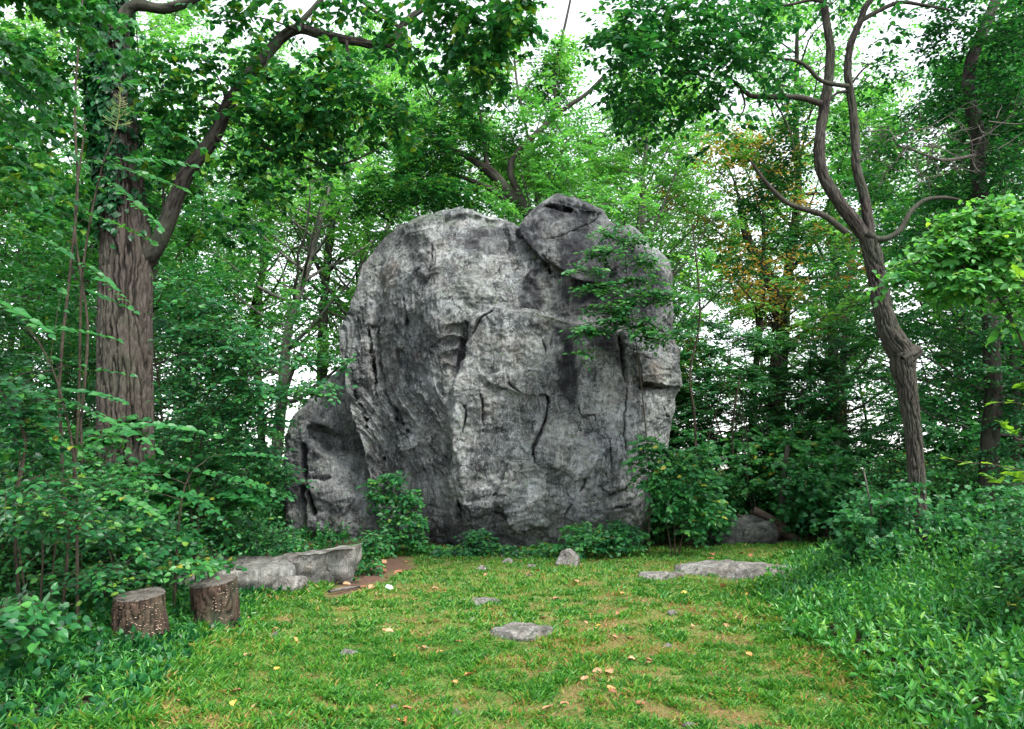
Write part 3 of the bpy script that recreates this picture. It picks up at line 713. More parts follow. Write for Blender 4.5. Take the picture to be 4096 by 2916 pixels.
p = gnd(625, 2410); rock('rock', 'mossy pale rock half hidden in leaves behind the stumps', 'rock', (p[0], p[1] + .35), (1.0, 0.6, 0.5), 14, M['rock_small'], 6, 14, 0.4, 0.25, 0.05, moss=0.4)
p = gnd(2272, 2262); rock('boulder', 'small pointed pale grey boulder in grass before the huge boulder', 'boulder', p[:2], (0.50, 0.42, 0.36), 17, M['rock_small'], 8, 30, 0.3, 0.2, 0.05, planes=[(-.8, -.3, .6, .55), (.6, -.4, .7, .55)])
p = gnd(2090, 2555); rock('flat_stone', 'flat pale stone with mossy seams sunk in the middle of the lawn', 'stone', p[:2], (0.64, 0.50, 0.16), 21, M['rock_small'], 6, 30, 0.15, 0.45, 0.05, planes=[(0, 0, 1, .35)], moss=0.35)
p = gnd(1925, 2415); rock('flat_stone', 'flat tan stone sunk in grass next to a tall grass tuft', 'stone', p[:2], (0.52, 0.42, 0.12), 23, M['rock_small'], 6, 14, -0.3, 0.5, 0.05, planes=[(0, 0, 1, .35)])
p = gnd(3000, 2302); rock('bedrock_outcrop', 'long low grey bedrock outcrop at the edge of the thicket', 'rock', p[:2], (2.2, 1.5, 0.40), 27, M['rock_small'], 4, 30, 0.0, 0.60, 0.05, planes=[(0, 0, 1, .4), (-.3, 0, 1, .4)])
p = gnd(2640, 2318); rock('bedrock_outcrop', 'small low outcrop with a dead leaf beside the long outcrop', 'rock', p[:2], (0.75, 0.55, 0.2), 29, M['rock_small'], 5, 14, 0.1, 0.55, 0.04, planes=[(0, 0, 1, .4)])
p = gnd(2960, 2180); rock('boulder', 'low dark boulder under the brush pile at the wood edge', 'boulder', p[:2], (1.8, 1.2, .85), 31, M['rock_dark'], 7, 30, 0.1, 0.25, 0.06, planes=[(-.6, -.3, .8, .5)], stain_shade=0.5)
for u, v_, s, lb in ((2125, 2278, .17, 'grey stone lying flat in the grass short of the pointed boulder'), (2115, 2312, .09, 'small pinkish stone below the flat grey stone'), (1930, 2282, .2, 'pale flat stone barely showing in the grass before the boulder'), (2030, 2262, .26, 'thin pale stone flush with grass at the boulder foot'),
                     (1345, 2785, .085, 'white and black chipped stone in the near lawn'), (1395, 2615, .17, 'sunken grey stone flush with the left lawn'), (1820, 2845, .10, 'pinkish angular stone in the nearest grass'), (1578, 2828, .075, 'smooth rounded pink pebble in the nearest grass'),
                     (1894, 2490, .1, 'pale knobbly stone in grass above the flat mossy stone'), (1100, 2530, .1, 'tan stone at the lawn edge right of the stumps'), (2668, 2580, .10, 'smooth pink stone on the dry right part of the lawn'),
                     (2760, 2905, .1, 'pink stone at the lower edge of the lawn'), (300, 2735, .2, 'brownish stone among weeds left of the stumps'), (2690, 2470, .14, 'pinkish flat stone on a bare patch of the lawn')):
    p = gnd(u, v_); rock('stone', lb, 'stone', p[:2], (s, s * .8, s * .5), int(u), M['rock_small'], 7, 5 if s < .12 else 14, u * 0.01, 0.25, 0.05)

# ------------------------------------------------------------------ tree stumps with bracket fungi
def ring_mat():
    t = NT('cut_wood')
    v = t.mapping((1, 1, 1))
    w = t.n('ShaderNodeTexWave', wave_type='RINGS', rings_direction='Z'); w.inputs['Scale'].default_value = 22; w.inputs['Distortion'].default_value = 3.0; w.inputs['Detail'].default_value = 3
    t.l(v, w.inputs['Vector'])
    n_ = t.noise(v, 14, 5, 0.7)
    tc = t.n('ShaderNodeTexCoord'); sx = t.n('ShaderNodeSeparateXYZ'); t.l(tc.outputs['Object'], sx.inputs[0])
    an = t.math('ARCTAN2', sx.outputs[1], sx.outputs[0]); rd_ = t.math('SQRT', t.math('ADD', t.math('POWER', sx.outputs[0], 2.0), t.math('POWER', sx.outputs[1], 2.0)))
    cmb = t.n('ShaderNodeCombineXYZ'); t.l(t.math('MULTIPLY', an, 2.2), cmb.inputs[0]); t.l(t.math('MULTIPLY', rd_, 2.5), cmb.inputs[1])
    ck_ = t.ramp(t.math('ABSOLUTE', t.math('SUBTRACT', t.noise(cmb.outputs[0], 1.7, 3, .6), .5)), [(0.006, (1, 1, 1)), (0.022, (0, 0, 0))])
    c = t.mix(t.math('MULTIPLY', w.outputs['Fac'], 0.5), t.ramp(n_, [(0.3, (0.045, 0.04, 0.036)), (0.6, (0.13, 0.12, 0.105)), (0.8, (0.25, 0.235, 0.20))]), (0.05, 0.04, 0.03))
    c = t.mix(t.math('MULTIPLY', ck_, .9), c, (.008, .007, .006))
    return t.done(t.principled(c, 0.9, 0.2, t.bump(n_, 0.6, 0.02)))
M['cut_wood'] = ring_mat()
t = NT('fungus'); M['fungus'] = t.done(t.principled(t.ramp(t.n('ShaderNodeObjectInfo').outputs['Random'], [(0, (0.38, 0.25, 0.18)), (1, (0.58, 0.44, 0.33))]), 0.7, 0.2))
M['stump_bark'] = bark_mat('stump_bark', (0.016, 0.011, 0.009), (0.085, 0.055, 0.038), 0.12, 18, 0.25)
fv = [(0, 0, 0)]; fa = np.linspace(-math.pi / 2, math.pi / 2, 7)
fv += [(math.cos(a), math.sin(a), -0.08) for a in fa] + [(math.cos(a) * .7, math.sin(a) * .75, -0.32) for a in fa] + [(0, 0, -.3)]
ff = [(0, i, i + 1) for i in range(1, 7)] + [(i, i + 7, i + 8) for i in range(1, 7)] + [(i, i + 8, i + 1) for i in range(1, 7)] + [(15, i + 8, i + 7) for i in range(1, 7)]
fung_me = mesh_data('bracket_fungus', np.array(fv, float), [np.array(ff)]); fung_me.materials.append(M['fungus'])
def stump(u, v, rad, h, seed, label, nf, arcs, tilt):
    rs = np.random.RandomState(seed)
    p = gnd(u, v); loc = (p[0], p[1], float(gz(p[0], p[1])))
    o = thing('tree_stump', label, 'stump', loc)
    zs = np.linspace(-0.06, h, 46)
    pts = np.stack([0.02 * np.sin(zs * 5 + seed), 0 * zs, zs], -1) + np.array(loc)
    b = MB(); rr = rad * (1.02 - 0.05 * np.clip(zs / h, 0, 1) + 0.05 * np.exp(-np.clip(zs, 0, 1) / 0.07))
    tube(b, pts, rr, 110, 0.012, 13, 0.10, cap=False, seed=seed)
    V = b.V[0].reshape(46, 110, 3)
    tz = (V[-1] - np.array(loc))[:, :2] @ np.array(tilt)
    V[..., 2] += (np.clip(zs / h, 0, 1) ** 2)[:, None] * tz[None]
    b.V[0] = V.reshape(-1, 3)
    b.build('bark', M['stump_bark'], o)
    top = V[-1]; cen = top.mean(0)
    cm = MB(); rings = [cen + (top - cen) * s for s in (0.985, 0.9, 0.75, 0.55, 0.3, 0.08)]
    for k, rg in enumerate(rings):
        rg[:, 2] += (0.004 - 0.0 * k) + 0.006 * fbm(rg, 9, 3, seed)
    W = np.concatenate([top] + rings + [rings[-1].mean(0)[None]])
    F = []
    j = np.arange(110); j2 = (j + 1) % 110
    for k in range(6): F.append(np.stack([k * 110 + j, k * 110 + j2, (k + 1) * 110 + j2, (k + 1) * 110 + j], -1))
    cm.add(W, [np.concatenate(F), np.stack([660 + j, 660 + j2, 0 * j + 770], -1)])
    cm.build('cut_face', M['cut_wood'], o)
    for k in range(nf):
        a0, a1, w = arcs[rs.choice(len(arcs), p=[q[2] for q in arcs])]
        a = rs.uniform(a0, a1); hz = rs.uniform(0.12, 0.97) * h
        i = int(np.clip((hz + 0.06) / (h + 0.06) * 45, 0, 45)); jj = int((a % (2 * math.pi)) / (2 * math.pi) * 110) % 110
        q = V[i]; ang = np.arctan2(q[:, 1] - cen[1], q[:, 0] - cen[0]); jj = int(np.argmin(np.abs((ang - a + math.pi) % (2 * math.pi) - math.pi)))
        f = bpy.data.objects.new('bracket_fungus', fung_me); col.objects.link(f); f.parent = o
        nn = q[jj] - np.array([cen[0], cen[1], q[jj][2]]); nn /= np.linalg.norm(nn)
        f.location = tuple(q[jj] - np.array(loc) - nn * 0.004)
        s = rs.uniform(0.005, 0.012); f.scale = (s, s * rs.uniform(.8, 1.2), s)
        f.rotation_euler = (0, rs.uniform(-.2, .3), math.atan2(nn[1], nn[0]))
    return o
S1 = stump(559, 2588, 0.212, 0.44, 3, 'short tree stump covered all over in small tan bracket fungi', 210, [(-2.9, -1.5, .35), (-1.6, 0.1, .65)], (0.10, 0.14))
S2 = stump(855, 2502, 0.222, 0.46, 8, 'tree stump with fungi only down its right side, beside the slabs', 80, [(-1.25, -0.4, .85), (-.4, 0.2, .15)], (0.05, 0.14))

# ------------------------------------------------------------------ trees near the clearing (traced limbs at their own depth)
def limb(mb, pp, Y, rad, sides=14, bark=0.0, step=0.08, lump=0.06, seed=0, bs=8):
    pts, rr = smooth_path(pxpath(pp, Y) if not isinstance(pp, np.ndarray) else pp, rad, step)
    tube(mb, pts, rr, sides, bark, bs, lump, seed=seed); return pts
def region_twigs(rng, regs):
    P, D = [], []
    for (u, v, ru, rv, Y, dY, n) in regs:
        q = rng.normal(size=(n, 3)); q = nrm(q) * rng.uniform(0, 1, (n, 1)) ** 0.42
        c = at(u, v, Y); s = Y / FPX
        o = q * np.array([ru * s, dY, rv * s])
        P.append(c + o)
        d = nrm(o + rng.normal(0, .15, (n, 3))) * 0.6 + rng.normal(0, 0.55, (n, 3)); d[:, 2] *= 0.35; d[:, 2] -= 0.05
        D.append(d)
    return np.concatenate(P), nrm(np.concatenate(D))
def crown(rng, regs, leaf, tpl, mat, parent, stemmat, L=(0.35, 0.7), m=8, rnd=0.45, name='crown', **kw):
    P, D = region_twigs(rng, regs)
    lm, sm = MB(), MB()
    Ls = rng.uniform(*L, len(P))
    rr = np.clip(rng.normal(rnd, 0.14, len(P)), 0, 1)
    sprays(rng, lm, P - D * (Ls * 0.5)[:, None], D, Ls, m, leaf, tpl, rnd=rr, stem=sm, stem_k=3, **kw)
    o = lm.build(name, mat, parent, smooth=False); tag(o, kind='stuff')
    o2 = sm.build('twigs', stemmat, parent); tag(o2, kind='stuff')
    return o
def feeder(rng, mb, a, b, r, k=5):
    """thin branch from a limb point to a leaf mass"""
    a, b = np.array(a), np.array(b); t = np.linspace(0, 1, k)[:, None]
    p = a + (b - a) * t + rng.normal(0, 0.06, (k, 3)) * np.sin(t * 3.14) * np.linalg.norm(b - a)
    p[:, 2] += 0.12 * np.linalg.norm(b - a) * np.sin(t[:, 0] * 3.14)
    q, rr = smooth_path(p, np.linspace(r, r * .25, k), 0.15); tube(mb, q, rr, 5)
rng = np.random.RandomState(11)
# --- big left tree
YL = 12.5
base = at(490, 2286, YL); base[2] = 0
LT = thing('oak_tree', 'big furrowed brown tree trunk with ivy up its upper half, left of the boulder', 'tree', base)
tm = MB()
tp, tr_ = smooth_path(pxpath([(500, 2330), (500, 2200), (502, 1950), (502, 1650), (500, 1300), (505, 1000), (478, 700), (455, 400), (438, 100), (425, -300), (420, -900), (430, -1500)], YL), [.62, .50, .405, .39, .385, .37, .33, .30, .28, .25, .21, .14], 0.045)
cut = int(np.argmin(np.abs(proj(tp)[1] + 60))); tube(tm, tp[:cut], tr_[:cut], 250, 0.032, 7.5, 0.03, seed=2, cap=False); tube(tm, tp[cut - 1::6], tr_[cut - 1::6], 24, 0, seed=2)
tm.build('trunk', M['bark_big'], LT)
bm_ = MB()
L1 = limb(bm_, [(515, 1150, YL + .1), (570, 1060, YL + .05), (640, 960, YL - .05), (735, 720), (860, 540), (925, 400), (1080, 200), (1185, 117), (1290, 140), (1420, 165), (1545, 180), (1620, 90), (1700, 30), (1820, -40), (1960, -120)], YL - 0.2, [.20, .17, .135, .12, .11, .10, .09, .08, .075, .07, .065, .055, .045, .04, .03], 26, .008, .06, .08)
LIMB = bm_.build('limb', M['bark_grey'], LT)
bm_ = MB(); limb(bm_, [(470, 130), (505, 45), (560, 20), (650, 35), (740, 12), (830, -40), (950, -120)], YL - 0.3, [.12, .10, .09, .085, .08, .07, .05], 16, .004, .08); bm_.build('limb', M['bark_dark'], LT)
bm_ = MB(); limb(bm_, [(925, 470), (960, 490), (1000, 530), (1080, 600), (1160, 605), (1300, 660), (1420, 640), (1550, 570)], YL - 0.3, [.035, .032, .03, .028, .025, .02, .015, .01], 8); bm_.build('branch', M['bark_dark'], LIMB, tuple(LT.location))
bm_ = MB(); limb(bm_, [(1170, 120), (1230, 60), (1290, -10), (1330, -90)], YL - 0.2, [.06, .05, .045, .03], 10); bm_.build('branch', M['bark_dark'], LIMB, tuple(LT.location))
bm_ = MB(); limb(bm_, [(1385, 165), (1395, 220), (1420, 300), (1450, 380), (1500, 420)], YL - 0.3, [.03, .025, .02, .015, .01], 7); bm_.build('branch', M['bark_dark'], LIMB, tuple(LT.location))
bm_ = MB(); limb(bm_, [(1600, 110), (1520, 60), (1440, 0), (1380, -60)], YL - 0.1, [.035, .03, .025, .02], 7); bm_.build('branch', M['bark_dark'], LIMB, tuple(LT.location))
for pp in ([(910, 430), (880, 330), (840, 260)], [(905, 440), (850, 400), (790, 385)], [(900, 450), (820, 430), (740, 460)], [(1080, 200), (1060, 320), (1120, 400)], [(860, 540), (940, 620), (980, 720)], [(1290, 140), (1320, 260), (1300, 380)], [(1185, 117), (1080, 80), (960, 60)], [(1545, 180), (1660, 260), (1720, 380), (1780, 430)]):
    bm_ = MB(); limb(bm_, pp, YL - 0.3, np.linspace(.02, .008, len(pp)), 5); bm_.build('branch', M['bark_dark'], LIMB, tuple(LT.location))
regs = [(720, 420, 130, 190, 12.4, .9, 130), (690, 640, 90, 170, 12.6, .8, 80), (880, 300, 90, 120, 12.2, .8, 60), (960, 60, 120, 80, 12, .8, 60), (1060, 330, 120, 130, 12, .9, 90), (1030, 520, 120, 110, 11.8, .8, 70), (1000, 700, 110, 90, 12, .8, 55),
        (1280, 330, 170, 110, 11.8, .9, 110), (1200, 470, 160, 110, 11.8, .9, 90), (1450, 400, 150, 130, 11.8, .9, 90), (1340, 520, 150, 80, 12, .8, 50), (1130, 30, 120, 60, 12, .8, 40), (1420, 40, 130, 60, 12, .8, 45),
        (1560, 130, 90, 110, 12, .7, 45), (1700, 200, 80, 130, 11.5, .8, 35), (1950, 110, 170, 140, 11, .9, 150), (1800, 60, 130, 90, 11, .8, 70), (2080, 60, 80, 110, 11, .7, 60), (1900, 300, 120, 70, 11.2, .7, 45), (1600, 480, 110, 80, 12, .8, 40),
        (1130, 760, 90, 60, 12, .6, 20), (640, 250, 70, 100, 12.2, .6, 40), (900, 900, 110, 70, 12.4, .7, 25), (1240, 640, 110, 70, 12, .6, 30)]
regs = [(u, v, ru * 1.25, rv * 1.25, Y, dY * 1.2, int(n_ * .68)) for (u, v, ru, rv, Y, dY, n_) in regs] + [(90, 230, 150, 170, 11.5, 1, 60), (200, 480, 130, 160, 11.8, 1, 60), (60, 640, 140, 130, 11.5, 1, 50), (250, 800, 120, 130, 11.8, 1, 40), (260, 230, 90, 120, 12, .8, 40)]
crown(rng, regs, 0.13, HEART, M['leaf_dark'], LT, M['bark_dark'], (0.3, 0.7), 8, 0.55, droop=.25, hang=.2, tilt=.4)
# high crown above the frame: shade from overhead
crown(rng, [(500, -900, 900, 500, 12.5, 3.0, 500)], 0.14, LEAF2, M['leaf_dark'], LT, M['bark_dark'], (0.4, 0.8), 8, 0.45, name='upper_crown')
# ivy leaves clinging to the trunk
im = MB(); k = 9000
ii = rng.randint(0, len(tp), k * 3); q = tp[ii]; uu, vv = proj(q); aa = rng.uniform(0, 2 * math.pi, k * 3)
off = np.stack([np.cos(aa), np.sin(aa), 0 * aa], -1)
dens = sstep(1080, 500, vv + 160 * pn(q + off, 1.5, 3)) * (0.25 + 0.75 * (np.cos(aa) < 0.35)) 
kp = rng.uniform(0, 1, k * 3) < dens * 0.75
q, off = q[kp], off[kp]; r_ = tr_[ii[kp]]
put_leaves(im, q + off * (r_ + rng.uniform(.02, .12, len(q)))[:, None], off * .5 + np.array([0, 0, -1]) + rng.normal(0, .4, off.shape), off + rng.normal(0, .3, off.shape), rng.uniform(.08, .15, len(q)), HEART, np.clip(rng.normal(.3, .2, len(q)), 0, 1))
o = im.build('ivy', M['leaf_dark'], LT, smooth=False); tag(o, kind='stuff')

# --- crooked twin-stem tree on the right
YR = 11.0
base = at(3690, 2343, YR); base[2] = 0
RT = thing('crooked_tree', 'crooked grey tree with a burl that forks in two stems, right of the boulder', 'tree', base)
tm = MB(); limb(tm, [(3690, 2370), (3680, 2200), (3672, 2047), (3665, 1883), (3650, 1714), (3629, 1560), (3612, 1470), (3606, 1415), (3565, 1345), (3540, 1270), (3521, 1190), (3500, 1060), (3478, 960)], YR, [.13, .11, .104, .10, .10, .12, .155, .175, .15, .122, .115, .115, .12], 100, .018, .03, .08, seed=5, bs=17)
limb(tm, [(3600, 1440), (3640, 1418), (3670, 1402), (3682, 1396)], YR - .05, [.13, .115, .09, .045], 40, .012, .03, .15, seed=6, bs=13)
tm.build('trunk', M['bark_grey'], RT)
for pp, rr in (([(3490, 990), (3431, 905), (3351, 800), (3289, 690), (3277, 585), (3296, 431), (3314, 320), (3320, 185), (3302, 62), (3285, -60), (3270, -300)], [.10, .095, .085, .08, .075, .07, .065, .06, .05, .045, .035]),
               ([(3485, 990), (3474, 900), (3456, 782), (3425, 665), (3419, 523), (3406, 400), (3391, 296), (3400, 185), (3443, 80), (3460, 30), (3520, -60), (3600, -300)], [.075, .07, .064, .06, .056, .054, .05, .047, .042, .04, .035, .03])):
    bm_ = MB(); limb(bm_, pp, YR, rr, 40, .009, .05, .05, bs=20); RSTEM = bm_.build('stem', M['bark_grey'], RT)
for pp, rr, Y in (([(3285, 415), (3203, 391), (3092, 388), (3000, 382), (2960, 345), (2900, 300)], [.05, .045, .04, .036, .03, .02], 10.9), ([(3385, 930), (3296, 862), (3215, 837), (3142, 806), (3062, 727), (3000, 640)], [.05, .042, .038, .034, .028, .015], 10.8),
                  ([(3470, 930), (3505, 956), (3554, 951), (3603, 917), (3640, 850), (3700, 800), (3780, 790), (3840, 800)], [.055, .05, .044, .04, .036, .032, .025, .015], 10.9), ([(3395, 345), (3308, 332), (3265, 308), (3234, 271), (3185, 243), (3123, 237), (3040, 220)], [.035, .032, .032, .03, .028, .022, .012], 10.8),
                  ([(3440, 85), (3520, 40), (3600, 10), (3690, 20), (3800, 40)], [.04, .034, .03, .025, .012], 11), ([(3400, 365), (3350, 370), (3320, 400)], [.025, .022, .02], 11), ([(3320, 20), (3250, 0), (3150, 20), (3020, 25)], [.03, .025, .02, .012], 10.8), ([(3410, 330), (3450, 280), (3490, 250)], [.02, .015, .008], 11),
                  ([(2960, 345), (2980, 420), (2960, 470)], [.02, .015, .008], 10.9), ([(3092, 388), (3150, 500), (3180, 600)], [.015, .012, .006], 10.9)):
    bm_ = MB(); limb(bm_, pp, Y, rr, 9, 0, .08, .06); bm_.build('branch', M['bark_dark'], RSTEM, tuple(RT.location))
regs = [(2480, 160, 110, 190, 10.4, .8, 120), (2560, 330, 140, 120, 10.4, .8, 90), (2700, 90, 190, 90, 10.4, .8, 130), (2880, 200, 150, 110, 10.3, .8, 100), (2680, 260, 120, 80, 10.4, .7, 40), (2580, 450, 120, 60, 10.6, .6, 40), (2830, 340, 130, 60, 10.3, .7, 45), (3050, 130, 110, 90, 10.3, .7, 55), (3110, 330, 70, 90, 10.3, .5, 25),
        (2900, 470, 90, 60, 10.4, .5, 14), (2850, 570, 60, 50, 10.4, .4, 8), (2900, 20, 300, 50, 10.4, .8, 90), (3400, -120, 400, 120, 11, 1, 110), (3560, 130, 60, 60, 11, .6, 16)]
regs = [(u, v, ru * 1.3, rv * 1.25, Y, dY * 1.3, int(n_ * .72)) for (u, v, ru, rv, Y, dY, n_) in regs]
crown(rng, regs, 0.125, OVATE, M['leaf_mid'], RT, M['bark_dark'], (0.3, 0.6), 8, 0.42, droop=.2, hang=.15, tilt=.35)
regs = [(3140, 640, 120, 150, 12, .8, 110), (3060, 780, 110, 90, 12, .8, 70), (3200, 470, 90, 80, 12, .8, 40), (3180, 950, 120, 80, 12.2, .8, 60), (3350, 560, 60, 100, 12, .7, 30), (3500, 330, 110, 90, 12, .8, 45), (3560, 600, 120, 80, 12.3, .8, 55), (3500, 760, 90, 100, 12.3, .8, 40), (2990, 1020, 150, 90, 12.4, .8, 45), (3330, 1060, 120, 90, 12.2, .8, 40)]
crown(rng, regs, 0.085, OVATE, M['leaf_dark'], RT, M['bark_dark'], (0.35, 0.7), 9, 0.5, droop=.1, tilt=.3)

# --- dark tree by the right edge with a dead branch
YE = 13.0
base = at(3950, 2260, YE); base[2] = 0
ET = thing('dark_tree', 'dark slanting tree with bare dead twigs at the right edge of the woods', 'tree', base)
tm = MB(); limb(tm, [(3945, 2290), (3955, 1950), (3961, 1735), (3975, 1579), (3960, 1300), (3945, 1000), (3911, 700), (3911, 536), (3893, 462), (3874, 369), (3880, 265), (3923, 142), (3985, 0), (4050, -150), (4100, -400)], YE, [.17, .15, .14, .13, .125, .12, .115, .11, .105, .10, .10, .09, .085, .07, .05], 24, .007, .07, .08, bs=11)
tm.build('trunk', M['bark_dark'], ET)
dm = MB()
limb(dm, [(3900, 620), (3800, 640), (3735, 632), (3650, 600), (3600, 585), (3580, 565), (3560, 525), (3520, 522), (3440, 530)], 12.4, [.03, .028, .024, .022, .02, .022, .02, .012, .006], 7)
limb(dm, [(3615, 590), (3590, 640), (3540, 690), (3520, 740), (3490, 775)], 12.4, [.016, .014, .012, .009, .005], 6)
for k in range(60):
    a = rng.uniform(0, 6.28); s0 = at(3620 + 30 * rng.normal(), 565 + 25 * rng.normal(), 12.4 + .2 * rng.normal())
    if k > 30: s0 = at(rng.uniform(3600, 4000), rng.uniform(450, 700), 12.3 + .3 * rng.normal())
    d = np.array([math.cos(a) * 1.0 + .15, rng.normal(0, .4), math.sin(a) * .75]); L = rng.uniform(.35, 1.25)
    w_, d2 = wander(rng, s0, d / np.linalg.norm(d), L, 6, .2)
    q, rr = smooth_path(w_, np.linspace(.009, .003, 7), .12); tube(dm, q, rr, 4, cap=False)
    for b in range(3):
        i = rng.randint(2, 6); w2, _ = wander(rng, w_[i], d2 + rng.normal(0, .6, 3), L * .4, 4, .25); tube(dm, w2, np.linspace(.005, .002, 5), 3, cap=False)
o = dm.build('dead_branch', M['dead_twig'], ET); o['label'] = 'bare grey dead branch with many curved twigs'
regs = [(3980, 180, 130, 160, 12.6, 1, 150), (3780, 130, 90, 130, 12.8, .8, 70), (3990, 450, 110, 180, 12.6, 1, 140), (3820, 380, 80, 90, 12.8, .7, 50), (3980, 700, 110, 120, 12.8, .9, 90), (3800, 760, 120, 80, 12.9, .8, 40), (3640, 470, 80, 70, 13, .7, 30), (3700, 900, 130, 60, 13, .8, 30), (4050, 1000, 100, 150, 13, .9, 70), (3860, 1250, 120, 200, 13, .9, 110), (4000, 1500, 140, 200, 13, .9, 120), (3780, 1550, 110, 160, 13, .9, 80), (3840, 20, 160, 60, 12.8, .8, 60)]
crown(rng, regs, 0.10, OVATE, M['leaf_dark'], ET, M['bark_dark'], (0.35, 0.7), 8, 0.42, droop=.15, tilt=.35)

# --- leaning tree behind the boulder
YB = 21.5
base = at(2330, 1990, YB); base[2] = 0
BT = thing('leaning_tree', 'dark leaning tree with spreading limbs rising from behind the boulder', 'tree', base)
tm = MB(); limb(tm, [(2330, 2040), (2300, 1600), (2220, 1150), (2130, 880), (2050, 790), (1975, 700), (1930, 668)], YB, [.3, .28, .25, .20, .17, .15, .13], 16, .01, .2, .05)
tm.build('trunk', M['bark_dark'], BT)
for pp, rr in (([(1945, 680), (1860, 620), (1780, 590), (1700, 510), (1630, 475), (1540, 450)], [.11, .09, .08, .06, .05, .03]), ([(1950, 680), (1940, 600), (1935, 530), (1915, 440), (1890, 350)], [.09, .07, .06, .05, .03]),
               ([(2110, 850), (2060, 840), (1990, 770), (1880, 720), (1790, 690)], [.12, .10, .09, .07, .04]), ([(2120, 860), (2070, 760), (2040, 690), (2060, 620), (2150, 530), (2250, 440), (2340, 380), (2420, 300)], [.11, .10, .09, .085, .08, .07, .06, .04]), ([(2240, 450), (2220, 380), (2225, 250), (2260, 100), (2290, -40)], [.06, .05, .045, .04, .03])):
    bm_ = MB(); limb(bm_, pp, YB, rr, 9, 0, .15, .05); bm_.build('limb', M['bark_dark'], BT)
regs = [(1850, 430, 140, 130, 21, 1.5, 120), (1700, 560, 130, 110, 21, 1.5, 100), (1600, 700, 150, 100, 21, 1.5, 110), (1780, 640, 120, 90, 21, 1.4, 90), (1900, 560, 90, 70, 21, 1.2, 50), (1480, 800, 120, 80, 21, 1.2, 60), (1720, 760, 170, 60, 20, 1.0, 110), (1880, 780, 110, 40, 20, .8, 40), (2200, 300, 120, 140, 22, 1.5, 60)]
crown(rng, regs, 0.12, LEAF2, M['leaf_dark'], BT, M['bark_dark'], (0.5, 1.0), 11, 0.55, droop=.2, pair=True, tilt=.2)

# --- maple reaching in from beyond the left edge
MT = thing('maple_tree', 'maple whose bright green leafy boughs hang into the top left corner', 'tree', (-5.2, 5.2, 0))
tm = MB(); tube(tm, *smooth_path([(-5.2, 5.2, -.2), (-5.15, 5.2, 2), (-5.2, 5.1, 4), (-5.1, 5.2, 6), (-5, 5.3, 9)], [.2, .17, .15, .12, .06], .1), 20, .008, 9, .05); tm.build('trunk', M['bark_dark'], MT)
lm, sm = MB(), MB()
for a, b, Y in (((-300, -150), (440, 190), 5.6), ((-300, -60), (330, 40), 5.6), ((-300, 60), (260, 330), 6), ((-300, 150), (180, 420), 6.2), ((-200, -250), (480, 60), 5.4), ((-300, 260), (120, 520), 6.5), ((-300, -20), (150, 260), 5.9)):
    A, B = at(*a, Y), at(*b, Y + .3)
    q, rr = smooth_path([np.array([-5.1, 5.2, A[2] + .3]), A, (A + B) / 2 + np.array([0, 0, .12]), B], [.03, .015, .009, .004], .08); tube(sm, q, rr, 5)
    n_ = 26; ii = np.linspace(len(q) * .3, len(q) - 1, n_).astype(int); T = nrm(np.gradient(q, axis=0))[ii]
    sg = np.where(np.arange(n_) % 2, 1, -1)[:, None]; sd_ = nrm(np.cross(T, ZUP)) * sg
    sprays(rng, lm, q[ii], T * .7 + sd_ * .7 + np.array([0, 0, -.15]), rng.uniform(.15, .4, n_), 4, .10, MAPLE, .25, 50, .3, .6, .2, True, sm, .002, hang=.25)
tag(lm.build('foliage', M['leaf_mid'], MT, smooth=False), kind='stuff'); sm.build('branch', M['stem'], MT)

